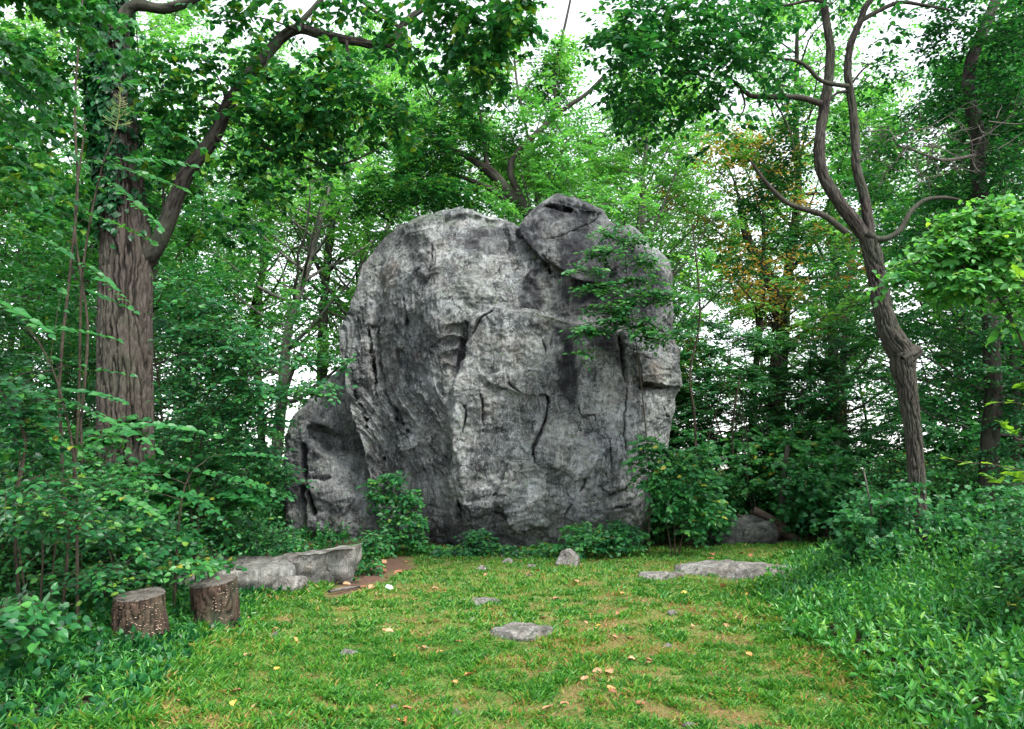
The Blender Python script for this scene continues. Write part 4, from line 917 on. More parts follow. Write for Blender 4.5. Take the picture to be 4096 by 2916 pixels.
# ------------------------------------------------------------------ generic woodland trees and saplings (variants, then copies)
def make_tree(seed, H, r0, cb, spread, nprim, leaf, name, label, group, mat, bmat, tw=4, lean=.05, up=.06, rnd=.5, m=10):
    rs = np.random.RandomState(seed)
    o = thing(name, label, 'tree', (0, 0, 0), group)
    tm, lm = MB(), MB()
    tpts, _ = wander(rs, (0, 0, -.2), (rs.normal(0, lean), rs.normal(0, lean), 1), H * .93, 14, .05, .03)
    q, rr = smooth_path(tpts, r0 * (1 - np.linspace(0, 1, 15) * .88), .35); tube(tm, q, rr, 12, r0 * .05, 6, .05, seed=seed)
    P, D, Ls = [], [], []
    for i in range(nprim):
        f = cb + (1 - cb) * (i + rs.uniform(0, 1)) / nprim
        k = min(len(q) - 1, int(f * len(q))); a = i * 2.4 + rs.normal(0, .5)
        prof = math.sin(math.pi * min(1, (0.18 + 0.82 * (f - cb) / (1 - cb)) ** .75)) * .85 + .18
        L = spread * prof * rs.uniform(.7, 1.15)
        d = np.array([math.cos(a), math.sin(a), rs.uniform(.05, .55) + .3 * f])
        w_, _ = wander(rs, q[k], nrm(d), L, 7, .16, up)
        pq, pr = smooth_path(w_, np.linspace(max(.015, rr[k] * .5), .008, 8), .3); tube(tm, pq, pr, 5, cap=False)
        for s in range(6):
            j = rs.randint(2, 8); dd = nrm(w_[j] - w_[j - 1]); sd_ = nrm(np.cross(dd, ZUP)) * rs.choice([-1, 1])
            d2 = dd * rs.uniform(.3, .9) + sd_ * rs.uniform(.4, 1) + np.array([0, 0, rs.normal(.05, .3)])
            w2, _ = wander(rs, w_[j], nrm(d2), L * rs.uniform(.25, .5), 4, .2, .02)
            tube(tm, w2, np.linspace(.012, .004, 5), 3, cap=False)
            for e in range(1, 5):
                for z_ in range(tw):
                    P.append(w2[e] + rs.normal(0, .08, 3)); dv = nrm(w2[e] - w2[e - 1]) * .6 + rs.normal(0, .6, 3); dv[2] = dv[2] * .45; D.append(dv); Ls.append(rs.uniform(.35, .8))
    P = np.array(P); D = np.array(D)
    cl = np.clip(rnd + .22 * pn(P, .55, seed) + rs.normal(0, .08, len(P)), 0, 1)
    sprays(rs, lm, P, D, np.array(Ls), m, leaf, LEAF2, .15, 55, .55, cl, .14, face=(0, -.35, 0))
    tm.build('trunk', bmat, o); tag(lm.build('crown', mat, o, smooth=False), kind='stuff')
    return o
def make_sapling(seed, H, r0, nb, spread, leaf, tpl, name, label, group, mat, base=.2, layers=True, pair=False, stems=1, m=9, rnd=.5, tw=5, L=(.3, .55), droop=.15, up=0.0):
    rs = np.random.RandomState(seed)
    o = thing(name, label, 'sapling' if stems == 1 else 'shrub', (0, 0, 0), group)
    tm, lm = MB(), MB(); P, D, Ls = [], [], []
    for st in range(stems):
        a0 = rs.uniform(0, 6.28); ln = .12 if stems == 1 else rs.uniform(.15, .6)
        tpts, _ = wander(rs, (.06 * math.cos(a0) * (stems > 1), .06 * math.sin(a0) * (stems > 1), -.1), nrm(np.array([math.cos(a0) * ln, math.sin(a0) * ln, 1])), H * rs.uniform(.75, 1.05), 9, .09, .04)
        q, rr = smooth_path(tpts, np.linspace(r0, r0 * .25, 10), .12); tube(tm, q, rr, 6)
        for i in range(nb):
            f = base + (1 - base) * (i + rs.uniform(0, 1)) / nb; k = min(len(q) - 1, int(f * len(q)))
            a = i * 2.4 + rs.normal(0, .4); Lb = spread * (1.15 - .75 * f) * rs.uniform(.6, 1.15)
            w_, _ = wander(rs, q[k], nrm(np.array([math.cos(a), math.sin(a), rs.uniform(-.05, .35) + up])), Lb, 5, .13, -.01)
            tube(tm, w_, np.linspace(r0 * .4, .003, 6), 4, cap=False)
            for e in range(2, 6):
                for z_ in range(tw):
                    dv = nrm(w_[e] - w_[e - 1]); sd_ = nrm(np.cross(dv, ZUP)); dv = dv * rs.uniform(.3, 1) + sd_ * rs.uniform(-1, 1) + np.array([0, 0, rs.normal(0, .12 if layers else .4)])
                    P.append(w_[e] + rs.normal(0, .03, 3)); D.append(dv); Ls.append(rs.uniform(*L))
    P = np.array(P)
    cl = np.clip(rnd + .2 * pn(P, 1.3, seed) + rs.normal(0, .1, len(P)), 0, 1)
    sprays(rs, lm, P, np.array(D), np.array(Ls), m, leaf, tpl, droop, 55, .32 if layers else .5, cl, .16, pair, tm, .003, face=(0, -.55, 0), stem_k=2)
    tm.build('stem', M['stem'], o); tag(lm.build('foliage', mat, o, smooth=False), kind='stuff')
    return o
G_FAR = 'woodland trees far behind the boulder'
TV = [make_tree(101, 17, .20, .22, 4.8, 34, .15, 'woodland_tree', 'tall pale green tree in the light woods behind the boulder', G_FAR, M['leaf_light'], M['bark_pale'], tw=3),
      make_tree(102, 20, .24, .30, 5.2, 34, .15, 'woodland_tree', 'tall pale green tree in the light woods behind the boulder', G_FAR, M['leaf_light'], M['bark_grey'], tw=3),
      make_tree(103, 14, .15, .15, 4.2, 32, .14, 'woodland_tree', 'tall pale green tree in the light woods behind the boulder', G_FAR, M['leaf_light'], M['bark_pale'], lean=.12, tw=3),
      make_tree(104, 15, .17, .18, 4.4, 32, .14, 'woodland_tree', 'darker green tree deep in the woods beyond the clearing', 'darker woodland trees', M['leaf_mid'], M['bark_dark'], lean=.1),
      make_tree(105, 11, .11, .12, 3.4, 28, .13, 'woodland_tree', 'darker green tree deep in the woods beyond the clearing', 'darker woodland trees', M['leaf_mid'], M['bark_dark'], lean=.14),
      make_tree(106, 10, .12, .3, 2.6, 20, .11, 'autumn_tree', 'tree with yellow and orange leaves in the woods right of the boulder', None, M['leaf_autumn'], M['bark_grey'], tw=2, m=7)]
used = set()
def place(vs_, i, x, y_, rz, s, label=None, group=None, tilt=(0, 0)):
    z_ = float(gz(x, y_)) if y_ < 60 else 0.0
    if (id(vs_), i) not in used:
        used.add((id(vs_), i)); o = vs_[i]; o.location = (x, y_, z_); o.rotation_euler = (tilt[0], tilt[1], rz); o.scale = (s, s, s)
        if label: o['label'] = label
        if group: o['group'] = group
        return o
    return dup(vs_[i], (x, y_, z_), rz, s, label, group, tilt)
rs = np.random.RandomState(5)
spots = []
def ok(x, y_, dmin):
    return all((x - a) ** 2 + (y_ - b) ** 2 > dmin * dmin for a, b in spots)
def zone(x, y_):
    u_ = float(proj(np.array([x, y_, 3.0]))[0])
    return 'at the far left beyond the big trunk' if u_ < 420 else 'between the big trunk and the boulder' if u_ < 1330 else 'standing behind the boulder' if u_ < 2720 else 'between the boulder and the crooked tree' if u_ < 3600 else 'beyond the crooked tree on the right'
TL = ['tall pale barked tree with light green crown', 'tall grey barked tree with light green crown', 'low branching pale tree with light crown', 'dark barked tree with mid green crown', 'slender dark small tree with mid green crown']
for k in range(1500):
    y_ = rs.uniform(21.5, 37); x = rs.uniform(-.80, .80) * y_
    dm_ = 3.1 + (y_ - 22) * .03
    if not ok(x, y_, dm_): continue
    uz = float(proj(np.array([x, y_, 4.0]))[0])
    if 2680 < uz < 2860 or 1120 < uz < 1260 or 3490 < uz < 3640: continue
    if math.hypot(x - 6.9, y_ - 22.5) < 3 or len(spots) >= 44: continue
    spots.append((x, y_))
    side = abs(x / y_) > .42
    i = rs.choice([0, 1, 2, 3, 4], p=[.22, .2, .28, .12, .18] if side else [.30, .26, .32, .02, .10])
    lb = TL[i] + ', ' + zone(x, y_)
    place(TV, i, x, y_, rs.uniform(-1.2, 1.2), rs.uniform(.8, 1.15), lb, lb + ' (group)' if False else 'woodland trees: ' + lb)
place(TV, 5, 6.9, 22.5, 1.0, 1.3)
for i, x, y_, sc_, lb in ((4, -13.0, 18.5, 1.1, 'slender dark tree deep in the left woods'), (4, -7.9, 17.5, .95, 'slender dark tree right behind the big trunk'), (4, 10.2, 16.2, 1.0, 'slender dark tree behind the crooked tree'), (3, 13.2, 16.5, .9, 'dark leafy tree behind the dead twigs at the right edge')):
    o = place(TV, i, x, y_, rs.uniform(-1.2, 1.2), sc_, lb)
    if 'group' in o: del o['group']

G_L, G_R, G_B = 'layered saplings left of the boulder', 'layered saplings right of the boulder', 'saplings behind the boulder'
SV = [make_sapling(201, 3.6, .022, 16, 1.15, .085, OVATE, 'sapling', 'slender sapling with flat layers of leaves in the understorey', G_L, M['leaf_mid']),
      make_sapling(202, 4.6, .028, 18, 1.3, .075, OVATE, 'sapling', 'slender sapling with flat layers of leaves in the understorey', G_L, M['leaf_dark'], base=.25, pair=True, tw=4, m=10),
      make_sapling(203, 2.6, .018, 13, 1.0, .135, HEART, 'sapling', 'slender sapling with flat layers of leaves in the understorey', G_L, M['leaf_mid'], base=.15, tw=4, m=6),
      make_sapling(204, 5.6, .035, 20, 1.5, .09, OVATE, 'sapling', 'slender sapling with flat layers of leaves in the understorey', G_L, M['leaf_dark'], base=.3)]
BV = [make_sapling(211, 1.5, .014, 8, .55, .075, OVATE, 'shrub', 'round leaved bush in the undergrowth', 'undergrowth bushes', M['leaf_mid'], .1, False, False, 5, 7),
      make_sapling(212, 1.1, .012, 8, .5, .07, OVATE, 'shrub', 'round leaved bush in the undergrowth', 'undergrowth bushes', M['leaf_dark'], .1, False, False, 5, 7),
      make_sapling(213, 2.0, .016, 9, .7, .12, MAPLE, 'shrub', 'round leaved bush in the undergrowth', 'undergrowth bushes', M['leaf_mid'], .12, False, False, 5, 5, tw=3)]
SLB = ['medium sapling with flat layers of leaves', 'taller dark sapling with flat layers of leaves', 'short bright sapling with flat layers of leaves', 'tallest dark sapling with flat layers of leaves']
BLB = ['round leaved bush of middling height', 'low dark round leaved bush', 'tall round leaved bush']
LBL = {'L': ('slender sapling with flat layers of leaves, left of the boulder', G_L), 'R': ('slender sapling with flat layers of leaves, right of the boulder', G_R), 'B': ('leafy sapling showing above the boulder from behind it', G_B)}
BL = {'L': ('round leaved bush in the undergrowth left of the boulder', 'bushes left of the boulder'), 'R': ('round leaved bush in the undergrowth right of the boulder', 'bushes right of the boulder')}
spots = []
for k in range(4000):                                  # understorey on both sides
    y_ = rs.uniform(9.5, 24); sgn = rs.choice([-1, 1])
    x = sgn * rs.uniform(.16, .80) * y_
    if sgn < 0 and x > -3.7: continue
    if sgn > 0 and x < 3.6: continue
    if poly_sd(np.array([x]), np.array([y_]), LAWN)[0] > -1.3: continue
    if sgn > 0 and y_ < 13 and x < 5.2: continue
    u_, v_ = proj(np.array([x, y_, 2.0]))
    if sgn < 0 and y_ < 12.6 and 250 < u_ < 760: continue
    if sgn > 0 and y_ < 11.6 and 3450 < u_ < 3800: continue
    if sgn < 0 and 960 < u_ < 1560 and y_ < 20.5: continue
    if sgn > 0 and 2700 < u_ < 3300 and rs.uniform() < .45: continue
    if not ok(x, y_, 1.0): continue
    if len(spots) >= 120: break
    spots.append((x, y_)); key = 'L' if sgn < 0 else 'R'
    if rs.uniform() < .62:
        i = rs.choice(4, p=[.3, .25, .3, .15] if y_ > 13 else [.35, .1, .5, .05]); place(SV, i, x, y_, rs.uniform(-.8, .8), rs.uniform(.8, 1.2) * (1.15 if y_ > 16 else 1.0), SLB[i] + ', ' + zone(x, y_), 'saplings: ' + SLB[i] + ', ' + zone(x, y_))
    else:
        i = rs.choice(3); place(BV, i, x, y_, rs.uniform(-.8, .8), rs.uniform(.8, 1.25), BLB[i] + ', ' + zone(x, y_), 'bushes: ' + BLB[i] + ', ' + zone(x, y_))
for u0, Y, i, sc_ in ((2770, 19.5, 0, 1.5), (2860, 21.5, 3, 1.25), (2960, 20, 1, 1.3), (3060, 22.5, 3, 1.2), (3180, 19.5, 0, 1.6), (3280, 21.5, 1, 1.4), (3400, 20.5, 3, 1.1), (2820, 24, 1, 1.5), (3120, 18.2, 2, 1.3), (2900, 18.6, 2, 1.3)):
    p = at(u0, 1800, Y); lb = SLB[i] + ', ' + zone(p[0], Y); place(SV, i, p[0], Y, rs.uniform(-.8, .8), sc_, lb, 'saplings: ' + lb)
for x, y_, i, sc_, lb in ((1.6, 23.5, 2, 1.15, 'low branching light green tree rising behind the top block of the boulder'), (3.6, 25, 0, 1.0, 'tall light green tree rising behind the right shoulder of the boulder')):
    o = place(TV, i, x, y_, rs.uniform(-1, 1), sc_, lb)
    if 'group' in o: del o['group']
for k in range(14):
    x = rs.uniform(-3.6, 4.6); i = rs.choice([1, 3]); place(SV, i, x, rs.uniform(22, 27), rs.uniform(-.8, .8), rs.uniform(1.3, 2.0), SLB[i] + ', standing behind the boulder', 'saplings: ' + SLB[i] + ', standing behind the boulder')

# ------------------------------------------------------------------ bushes at the boulder's foot and in front of it
def hero_shrub(name, label, cat, base_px, Y, stems, regs, leaf, tpl, mat, r=.012, L=(.25, .45), m=6, rnd=.5, seed=1, **kw):
    rs_ = np.random.RandomState(seed)
    b = at(base_px[0], base_px[1], Y); b[2] = gz(b[0], b[1])
    o = thing(name, label, cat, b)
    sm = MB()
    for pp in stems:
        pts = pxpath(pp, Y); pts[0] = np.array([pts[0][0], pts[0][1], -.05]) if pp[0][1] > 2000 else pts[0]
        q, rr = smooth_path(pts, np.linspace(r, r * .35, len(pts)), .06); tube(sm, q, rr, 7)
    S = np.concatenate(sm.V)
    for (u, v, ru, rv, Yr, dY, n_) in regs:
        c_ = at(u, v, Yr); k_ = np.argmin(np.linalg.norm(S - c_, axis=1)); feeder(rs_, sm, S[k_], c_, r * .5)
    sm.build('stem', M['stem'], o)
    kw.setdefault('face', (0, -.6, 0)); crown(rs_, [(*r_[:6], int(r_[6] * 1.35) + 1) for r_ in regs], leaf, tpl, mat, o, M['stem'], L, m, rnd, name='foliage', **kw)
    return o
hero_shrub('sapling', 'sapling with layered leaf sprays across the right face of the boulder', 'sapling', (2600, 2190), 14.9, [[(2590, 2200), (2600, 2000), (2590, 1800), (2560, 1500), (2520, 1200), (2490, 950), (2480, 880)]],
           [(2430, 925, 90, 22, 14.6, .35, 14), (2560, 960, 80, 25, 14.7, .35, 12), (2410, 1010, 90, 24, 14.5, .35, 16), (2560, 1040, 110, 26, 14.6, .4, 18), (2360, 1080, 80, 20, 14.4, .3, 10), (2560, 1120, 100, 26, 14.6, .4, 16), (2390, 1150, 110, 24, 14.4, .35, 16), (2560, 1190, 120, 30, 14.5, .4, 24), (2430, 1240, 110, 28, 14.4, .35, 22), (2650, 1180, 60, 30, 14.6, .4, 12), (2520, 1290, 130, 30, 14.4, .4, 26), (2350, 1320, 60, 24, 14.3, .3, 12), (2600, 1340, 100, 28, 14.5, .4, 18), (2740, 1190, 70, 24, 14.6, .4, 10), (2330, 1410, 30, 16, 14.4, .2, 3), (2700, 1340, 60, 24, 14.6, .4, 8)],
           .135, OVATE, M['leaf_mid'], .016, (.35, .6), 8, .66, 21, droop=.12, tilt=.25)
hero_shrub('shrub', 'leafy shrub reaching over the lower right edge of the boulder', 'shrub', (2690, 2190), 14.6, [[(2700, 2200), (2690, 2000), (2640, 1850), (2590, 1790)], [(2710, 2200), (2760, 2000), (2800, 1860)], [(2690, 2200), (2660, 2080), (2600, 1960)]],
           [(2600, 1790, 70, 50, 14.2, .35, 30), (2680, 1850, 90, 60, 14.3, .4, 45), (2620, 1920, 80, 60, 14.2, .4, 36), (2760, 1930, 90, 80, 14.3, .4, 55), (2700, 2020, 80, 60, 14.3, .4, 36), (2830, 2020, 70, 70, 14.4, .4, 36), (2560, 1850, 40, 40, 14.1, .3, 12), (2800, 1830, 70, 50, 14.5, .4, 24), (2780, 2110, 70, 40, 14.4, .3, 16)],
           .13, OVATE, M['leaf_mid'], .014, (.25, .42), 6, .42, 22, droop=.15, tilt=.35)
hero_shrub('shrub', 'bright leafy shrub at the left foot of the huge boulder', 'shrub', (1600, 2210), 15.2, [[(1600, 2230), (1590, 2080), (1580, 1930)], [(1610, 2230), (1650, 2100), (1660, 2000)], [(1590, 2230), (1540, 2120), (1510, 2030)]],
           [(1580, 1920, 50, 40, 14.9, .25, 22), (1540, 1980, 60, 40, 14.9, .3, 24), (1640, 2000, 60, 50, 14.9, .3, 30), (1560, 2050, 80, 50, 14.9, .35, 34), (1650, 2090, 70, 50, 14.8, .35, 34), (1590, 2140, 100, 50, 14.7, .4, 44), (1530, 2180, 90, 40, 14.6, .35, 28), (1660, 2180, 60, 30, 14.7, .3, 18), (1480, 1930, 30, 20, 14.9, .2, 6), (1490, 1985, 40, 15, 14.9, .2, 6)],
           .12, OVATE, M['leaf_mid'], .012, (.2, .36), 5, .5, 23, droop=.1, tilt=.45)
hero_shrub('weed_clump', 'low leafy weeds growing at the right end of the wedge shaped slab', 'weeds', (1450, 2270), 12.4, [[(1450, 2330), (1450, 2240), (1440, 2170)], [(1460, 2330), (1490, 2220)]],
           [(1450, 2180, 50, 40, 12.3, .25, 20), (1480, 2240, 60, 50, 12.2, .3, 30), (1420, 2260, 30, 50, 12.2, .25, 16), (1380, 2330, 50, 25, 11.4, .2, 12), (1510, 2160, 50, 50, 12.5, .25, 18)], .09, OVATE, M['leaf_mid'], .007, (.18, .3), 5, .45, 24, tilt=.45)
for k, (u, w_, v, n_, lb) in enumerate(((1900, 60, 2130, 46, 'dark broad leaved weeds at the foot of the boulder below its jagged corner'), (1770, 70, 2195, 34, 'low green weeds along the boulder foot near the dirt patch'), (2060, 80, 2200, 42, 'low weeds growing under the middle of the boulder'), (2330, 90, 2110, 70, 'dense broad leaved bush before the right half of the boulder'), (2480, 80, 2100, 60, 'leafy bush at the right foot of the boulder beside the sapling'), (2210, 80, 2190, 40, 'low weeds between the boulder and the small pointed boulder'))):
    b_ = 2235
    hero_shrub('weed_clump', lb, 'weeds', (u, b_), 14.8, [[(u, b_ + 10), (u + 10, (b_ + v) / 2), (u - 10, v)], [(u + 20, b_ + 10), (u + 40, (b_ + v) / 2 + 10)]],
               [(u, v + 10, w_, 30, 14.6, .3, n_ // 2), (u + 30, v + 50, w_ * 1.2, 35, 14.4, .35, n_), (u - 20, v + 80, w_ * 1.3, 22, 14.3, .35, n_ // 2)], .11, OVATE, M['leaf_dark' if k in (0, 2) else 'leaf_mid'], .008, (.18, .32), 5, .45, 30 + k, tilt=.45)
hero_shrub('shrub', 'big leaved shrub bending over from the right edge before the crooked tree', 'shrub', (4150, 2300), 8.2, [[(4250, 2700), (4230, 2000), (4100, 1400), (3900, 1050)], [(4260, 2700), (4200, 1800), (4080, 1200), (3980, 880)], [(4250, 2700), (4300, 1700), (4200, 1000)]],
           [(3640, 1060, 70, 50, 8.3, .4, 14), (3760, 1000, 90, 70, 8.3, .5, 34), (3860, 900, 110, 60, 8.3, .5, 44), (3990, 860, 110, 60, 8.2, .5, 46), (3900, 1010, 120, 80, 8.2, .5, 60), (4040, 980, 100, 80, 8.1, .5, 50), (3800, 1130, 110, 60, 8.2, .4, 32), (3980, 1130, 120, 60, 8.1, .5, 40), (3560, 1130, 60, 30, 8.4, .4, 8), (4060, 1250, 70, 80, 8.2, .4, 20), (3900, 820, 60, 30, 8.4, .4, 10)],
           .115, OVATE, M['leaf_light'], .02, (.25, .45), 7, .4, 41, droop=.2, tilt=.4, hang=.1)
# lime green sprigs close to the right edge: each leaf its own part
LS = thing('young_sapling', 'young sapling with glowing lime green leaves at the right edge of the thicket', 'sapling', (at(4200, 2600, 5.2)[0], 5.2, 0))
sm = MB(); leaf_me = {}
def leaf_mesh(tpl, key, rnd):
    if (key, rnd) not in leaf_me:
        me = mesh_data('leaf', tpl[0], tpl[1], False, np.full(len(tpl[0]), rnd)); me.materials.append(M['leaf_lime']); leaf_me[(key, rnd)] = me
    return leaf_me[(key, rnd)]
lo = np.array(LS.location)
for pp in ([(4260, 2650), (4220, 2100), (4130, 1680), (4060, 1610), (3960, 1615)], [(4260, 2650), (4230, 2000), (4120, 1900), (3980, 1860), (3860, 1850), (3780, 1830)], [(4130, 1700), (4080, 1760), (4020, 1700)], [(4170, 1910), (4050, 1940), (3950, 1900)], [(4230, 2200), (4150, 1980), (4060, 1900)], [(4230, 1500), (4110, 1160), (4060, 1080)], [(4130, 1640), (4170, 1560), (4090, 1540)]):
    q, rr = smooth_path(pxpath(pp, 5.2), np.linspace(.007, .002, len(pp)), .03); tube(sm, q, rr, 5)
    tail = q[int(len(q) * .72):]
    for k in range(9):
        i = min(len(tail) - 1, int((k + .5) / 9 * len(tail))); d = nrm(tail[min(i + 1, len(tail) - 1)] - tail[i - 1 if i else 0] + 1e-6) ; s = (1 if k % 2 else -1)
        dd = nrm(d * .6 + nrm(np.cross(d, ZUP)) * s * .8 + rng.normal(0, .2, 3)); up_ = nrm(ZUP + rng.normal(0, .35, 3)); sd_ = nrm(np.cross(up_, dd)); nn = np.cross(dd, sd_)
        o = bpy.data.objects.new('leaf', leaf_mesh(OVATE, 'o', round(float(rng.uniform(.2, .9)), 1))); col.objects.link(o); o.parent = LS
        m4 = Matrix(((dd[0], sd_[0], nn[0], 0), (dd[1], sd_[1], nn[1], 0), (dd[2], sd_[2], nn[2], 0), (0, 0, 0, 1)))
        s_ = rng.uniform(.06, .105); o.matrix_local = Matrix.Translation(Vector(tail[i] - lo)) @ m4 @ Matrix.Scale(float(s_), 4)
sm.build('stem', M['stem'], LS)

# ------------------------------------------------------------------ feather-leaved plants on the left, every frond a part
def frond_plant(label, stem_px, Y, fronds, leaf=.085, mat='leaf_mid', group=None, rnd=.5):
    b = at(stem_px[0][0], stem_px[0][1], Y); loc = np.array([b[0], Y, float(gz(b[0], Y))])
    o = thing('sumac', label, 'sapling', loc, group)
    sm = MB(); pts = pxpath(stem_px, Y); pts[0] = loc - np.array([0, 0, .1])
    q, rr = smooth_path(pts, np.linspace(.016, .006, len(pts)), .08); tube(sm, q, rr, 7)
    for a, b_, dz in fronds:
        A, B = at(a[0], a[1], Y + dz), at(b_[0], b_[1], Y + dz - .25 + .2 * rng.normal())
        k_ = np.argmin(np.linalg.norm(q - A, axis=1)); pet, pr = smooth_path([q[k_], (q[k_] + A) / 2 + np.array([0, 0, .05]), A], [.005, .004, .003], .1); tube(sm, pet, pr, 4)
        L = np.linalg.norm(B - A); lm, s2, leaf_mats = MB(), MB(), []
        A2 = A; D = (B - A) / L; D = D + np.array([0, 0, .14])
        sprays(rng, lm, A2[None], D[None], L, max(7, int(L / .068)), leaf * 1.45, OVATE, .14, 66, .18, rnd + rng.normal(0, .12), .10, True, s2, .003, t0=.05, taper=.5, face=(rng.normal(0, .15), -1.3, 0), collect=leaf_mats)
        fr = s2.build('frond', M['stem'], o)
        for mt4, rr_ in leaf_mats: leaf_obj('leaflet', OVATE, 'f' + mat, M[mat], mt4, rr_, fr, loc)
    sm.build('stem', M['stem'], o)
    return o
frond_plant('feather leaved sapling with fronds sweeping in front of the big trunk', [(330, 2400), (300, 1900), (250, 1600), (200, 1450)], 7.2,
            [((80, 1554), (520, 1720), 0), ((480, 1700), (860, 1745), 0), ((100, 1310), (480, 1365), .2), ((330, 1790), (640, 1890), -.2), ((60, 1420), (330, 1460), .3), ((30, 1640), (300, 1800), -.2), ((230, 1560), (490, 1610), .2), ((100, 1750), (280, 1850), 0), ((250, 1130), (520, 1240), .1), ((10, 1180), (250, 1240), .2), ((300, 1480), (520, 1500), .3), ((350, 1650), (620, 1800), -.3), ((20, 1530), (190, 1620), -.2)], .075)
SUM = frond_plant('tall feather leaved sapling with a pale flower spike before the ivy', [(250, 2450), (310, 1700), (330, 1100), (400, 700), (470, 500), (480, 330)], 7.6,
            [((450, 420), (830, 610), 0), ((330, 640), (750, 770), .1), ((480, 330), (350, 300), 0), ((470, 330), (560, 340), 0), ((340, 400), (90, 330), .2), ((430, 560), (180, 500), .1), ((400, 700), (620, 900), 0), ((420, 640), (760, 660), 0), ((330, 850), (590, 960), -.1), ((310, 900), (60, 860), .1), ((330, 1050), (500, 1210), 0)], .085)
fm = MB(); limb(fm, [(462, 520), (478, 440), (480, 350)], 7.4, [.006, .004, .002], 5)
for k in range(46):
    f = rng.uniform(0, 1); p0 = at(480 - 14 * (1 - f) ** 2, 350 + 170 * (1 - f), 7.4); a = rng.uniform(0, 6.28); L = .02 + .13 * (1 - f)
    d = np.array([math.cos(a), math.sin(a), .45]); tube(fm, np.array([p0, p0 + d * L * .5, p0 + d * L + np.array([0, 0, .01])]), [.0025, .002, .003], 4)
    if k % 2: w2, _ = wander(rng, p0 + d * L * .5, d + rng.normal(0, .5, 3), L * .5, 3, .2); tube(fm, w2, [.002] * 4, 3)
t = NT('flower'); M['flower'] = t.done(t.principled((.16, .22, .07), .7, .2)); fm.build('flower_spike', M['flower'], SUM)
frond_plant('feather leaved sapling hanging long fronds across the left edge', [(-200, 2500), (-200, 1500), (-120, 900), (-60, 500)], 6.4,
            [((-80, 380), (300, 640), 0), ((-80, 560), (280, 800), 0), ((-60, 700), (200, 900), .2), ((-100, 850), (240, 1000), 0), ((-80, 1000), (220, 1150), .1), ((-80, 1180), (180, 1330), 0), ((-60, 450), (200, 560), .2), ((-90, 620), (130, 790), .3)], .085, rnd=.45)
frond_plant('feather leaved sapling spreading over the bushes between trunk and slabs', [(700, 2330), (720, 2050), (760, 1900), (800, 1860)], 8.6,
            [((640, 1850), (1060, 1970), 0), ((820, 1880), (1150, 1990), .1), ((560, 1900), (860, 2060), -.1), ((420, 1960), (640, 2080), 0), ((760, 1960), (930, 2120), -.1), ((900, 1820), (1130, 1830), .2)], .075)
hero_shrub('sapling', 'round leaved sapling standing just right of the big trunk', 'sapling', (800, 2290), 10.8, [[(790, 2330), (760, 1900), (788, 1708), (850, 1523), (843, 1400), (850, 1250)], [(800, 2330), (800, 1800), (900, 1600), (1000, 1500)]],
           [(720, 1140, 110, 50, 10.6, .5, 22), (800, 1230, 150, 50, 10.6, .6, 40), (900, 1330, 150, 60, 10.6, .6, 50), (760, 1350, 110, 50, 10.6, .5, 30), (980, 1420, 140, 50, 10.5, .6, 44), (820, 1460, 130, 60, 10.6, .6, 44), (950, 1540, 150, 50, 10.6, .6, 44), (740, 1560, 100, 60, 10.7, .5, 30), (880, 1650, 150, 60, 10.7, .6, 44), (1100, 1560, 110, 40, 10.4, .5, 26), (1280, 1560, 110, 25, 10.2, .4, 18), (1050, 1680, 120, 60, 10.7, .5, 34), (1250, 1430, 90, 20, 10.3, .3, 9), (1380, 1440, 50, 14, 10.3, .2, 4), (760, 1750, 120, 60, 10.7, .5, 30), (980, 1790, 140, 70, 10.8, .5, 40), (1110, 1900, 100, 80, 11.2, .5, 34)],
           .10, OVATE, M['leaf_mid'], .018, (.3, .5), 7, .42, 61, droop=.12, tilt=.3)
for k, (u, v, Y, n_, ru, rv, lb) in enumerate(((150, 2000, 7.5, 110, 240, 170, 'dense bush at the left edge beside the feather leaved saplings'), (480, 2130, 9.2, 120, 260, 110, 'dark bush hiding the foot of the big trunk'), (820, 2110, 12.0, 120, 230, 90, 'leafy bush behind the slabs and stumps'), (0, 2480, 6.6, 60, 170, 90, 'broad leaved vine tangle left of the stumps'), (400, 2290, 8.4, 60, 200, 55, 'vine tangle spreading over the hidden rock behind the stumps'), (760, 2255, 9.3, 24, 150, 28, 'vine leaves creeping onto the rounded slab'), (1050, 2150, 12.5, 70, 160, 60, 'pale green bush behind the rounded slab'), (60, 1650, 8, 90, 150, 200, 'tall bush at the far left edge of the woods'))):
    b_ = {6.6: 2650}.get(Y, 2400)
    hero_shrub('shrub', lb, 'shrub', (u, b_), Y, [[(u, b_ + 200), (u + 20, v + rv), (u - 30, v)], [(u + 30, b_ + 200), (u + 90, v)], [(u - 20, b_ + 200), (u - 100, v)]],
               [(u + ru * a, v + rv * b, ru * .55, rv * .55, Y - .2 * j, .5, n_ // 6) for j, (a, b) in enumerate(((-.5, -.4), (.1, -.5), (.6, -.1), (-.6, .3), (.0, .2), (.5, .5), (0, -.1)))], .085 if k != 3 else .095, OVATE if k % 2 == 0 else HEART, M['leaf_mid' if k in (3, 5, 6, 2) else 'leaf_dark'], .012, (.25, .42), 6, .5, 70 + k, tilt=.4)

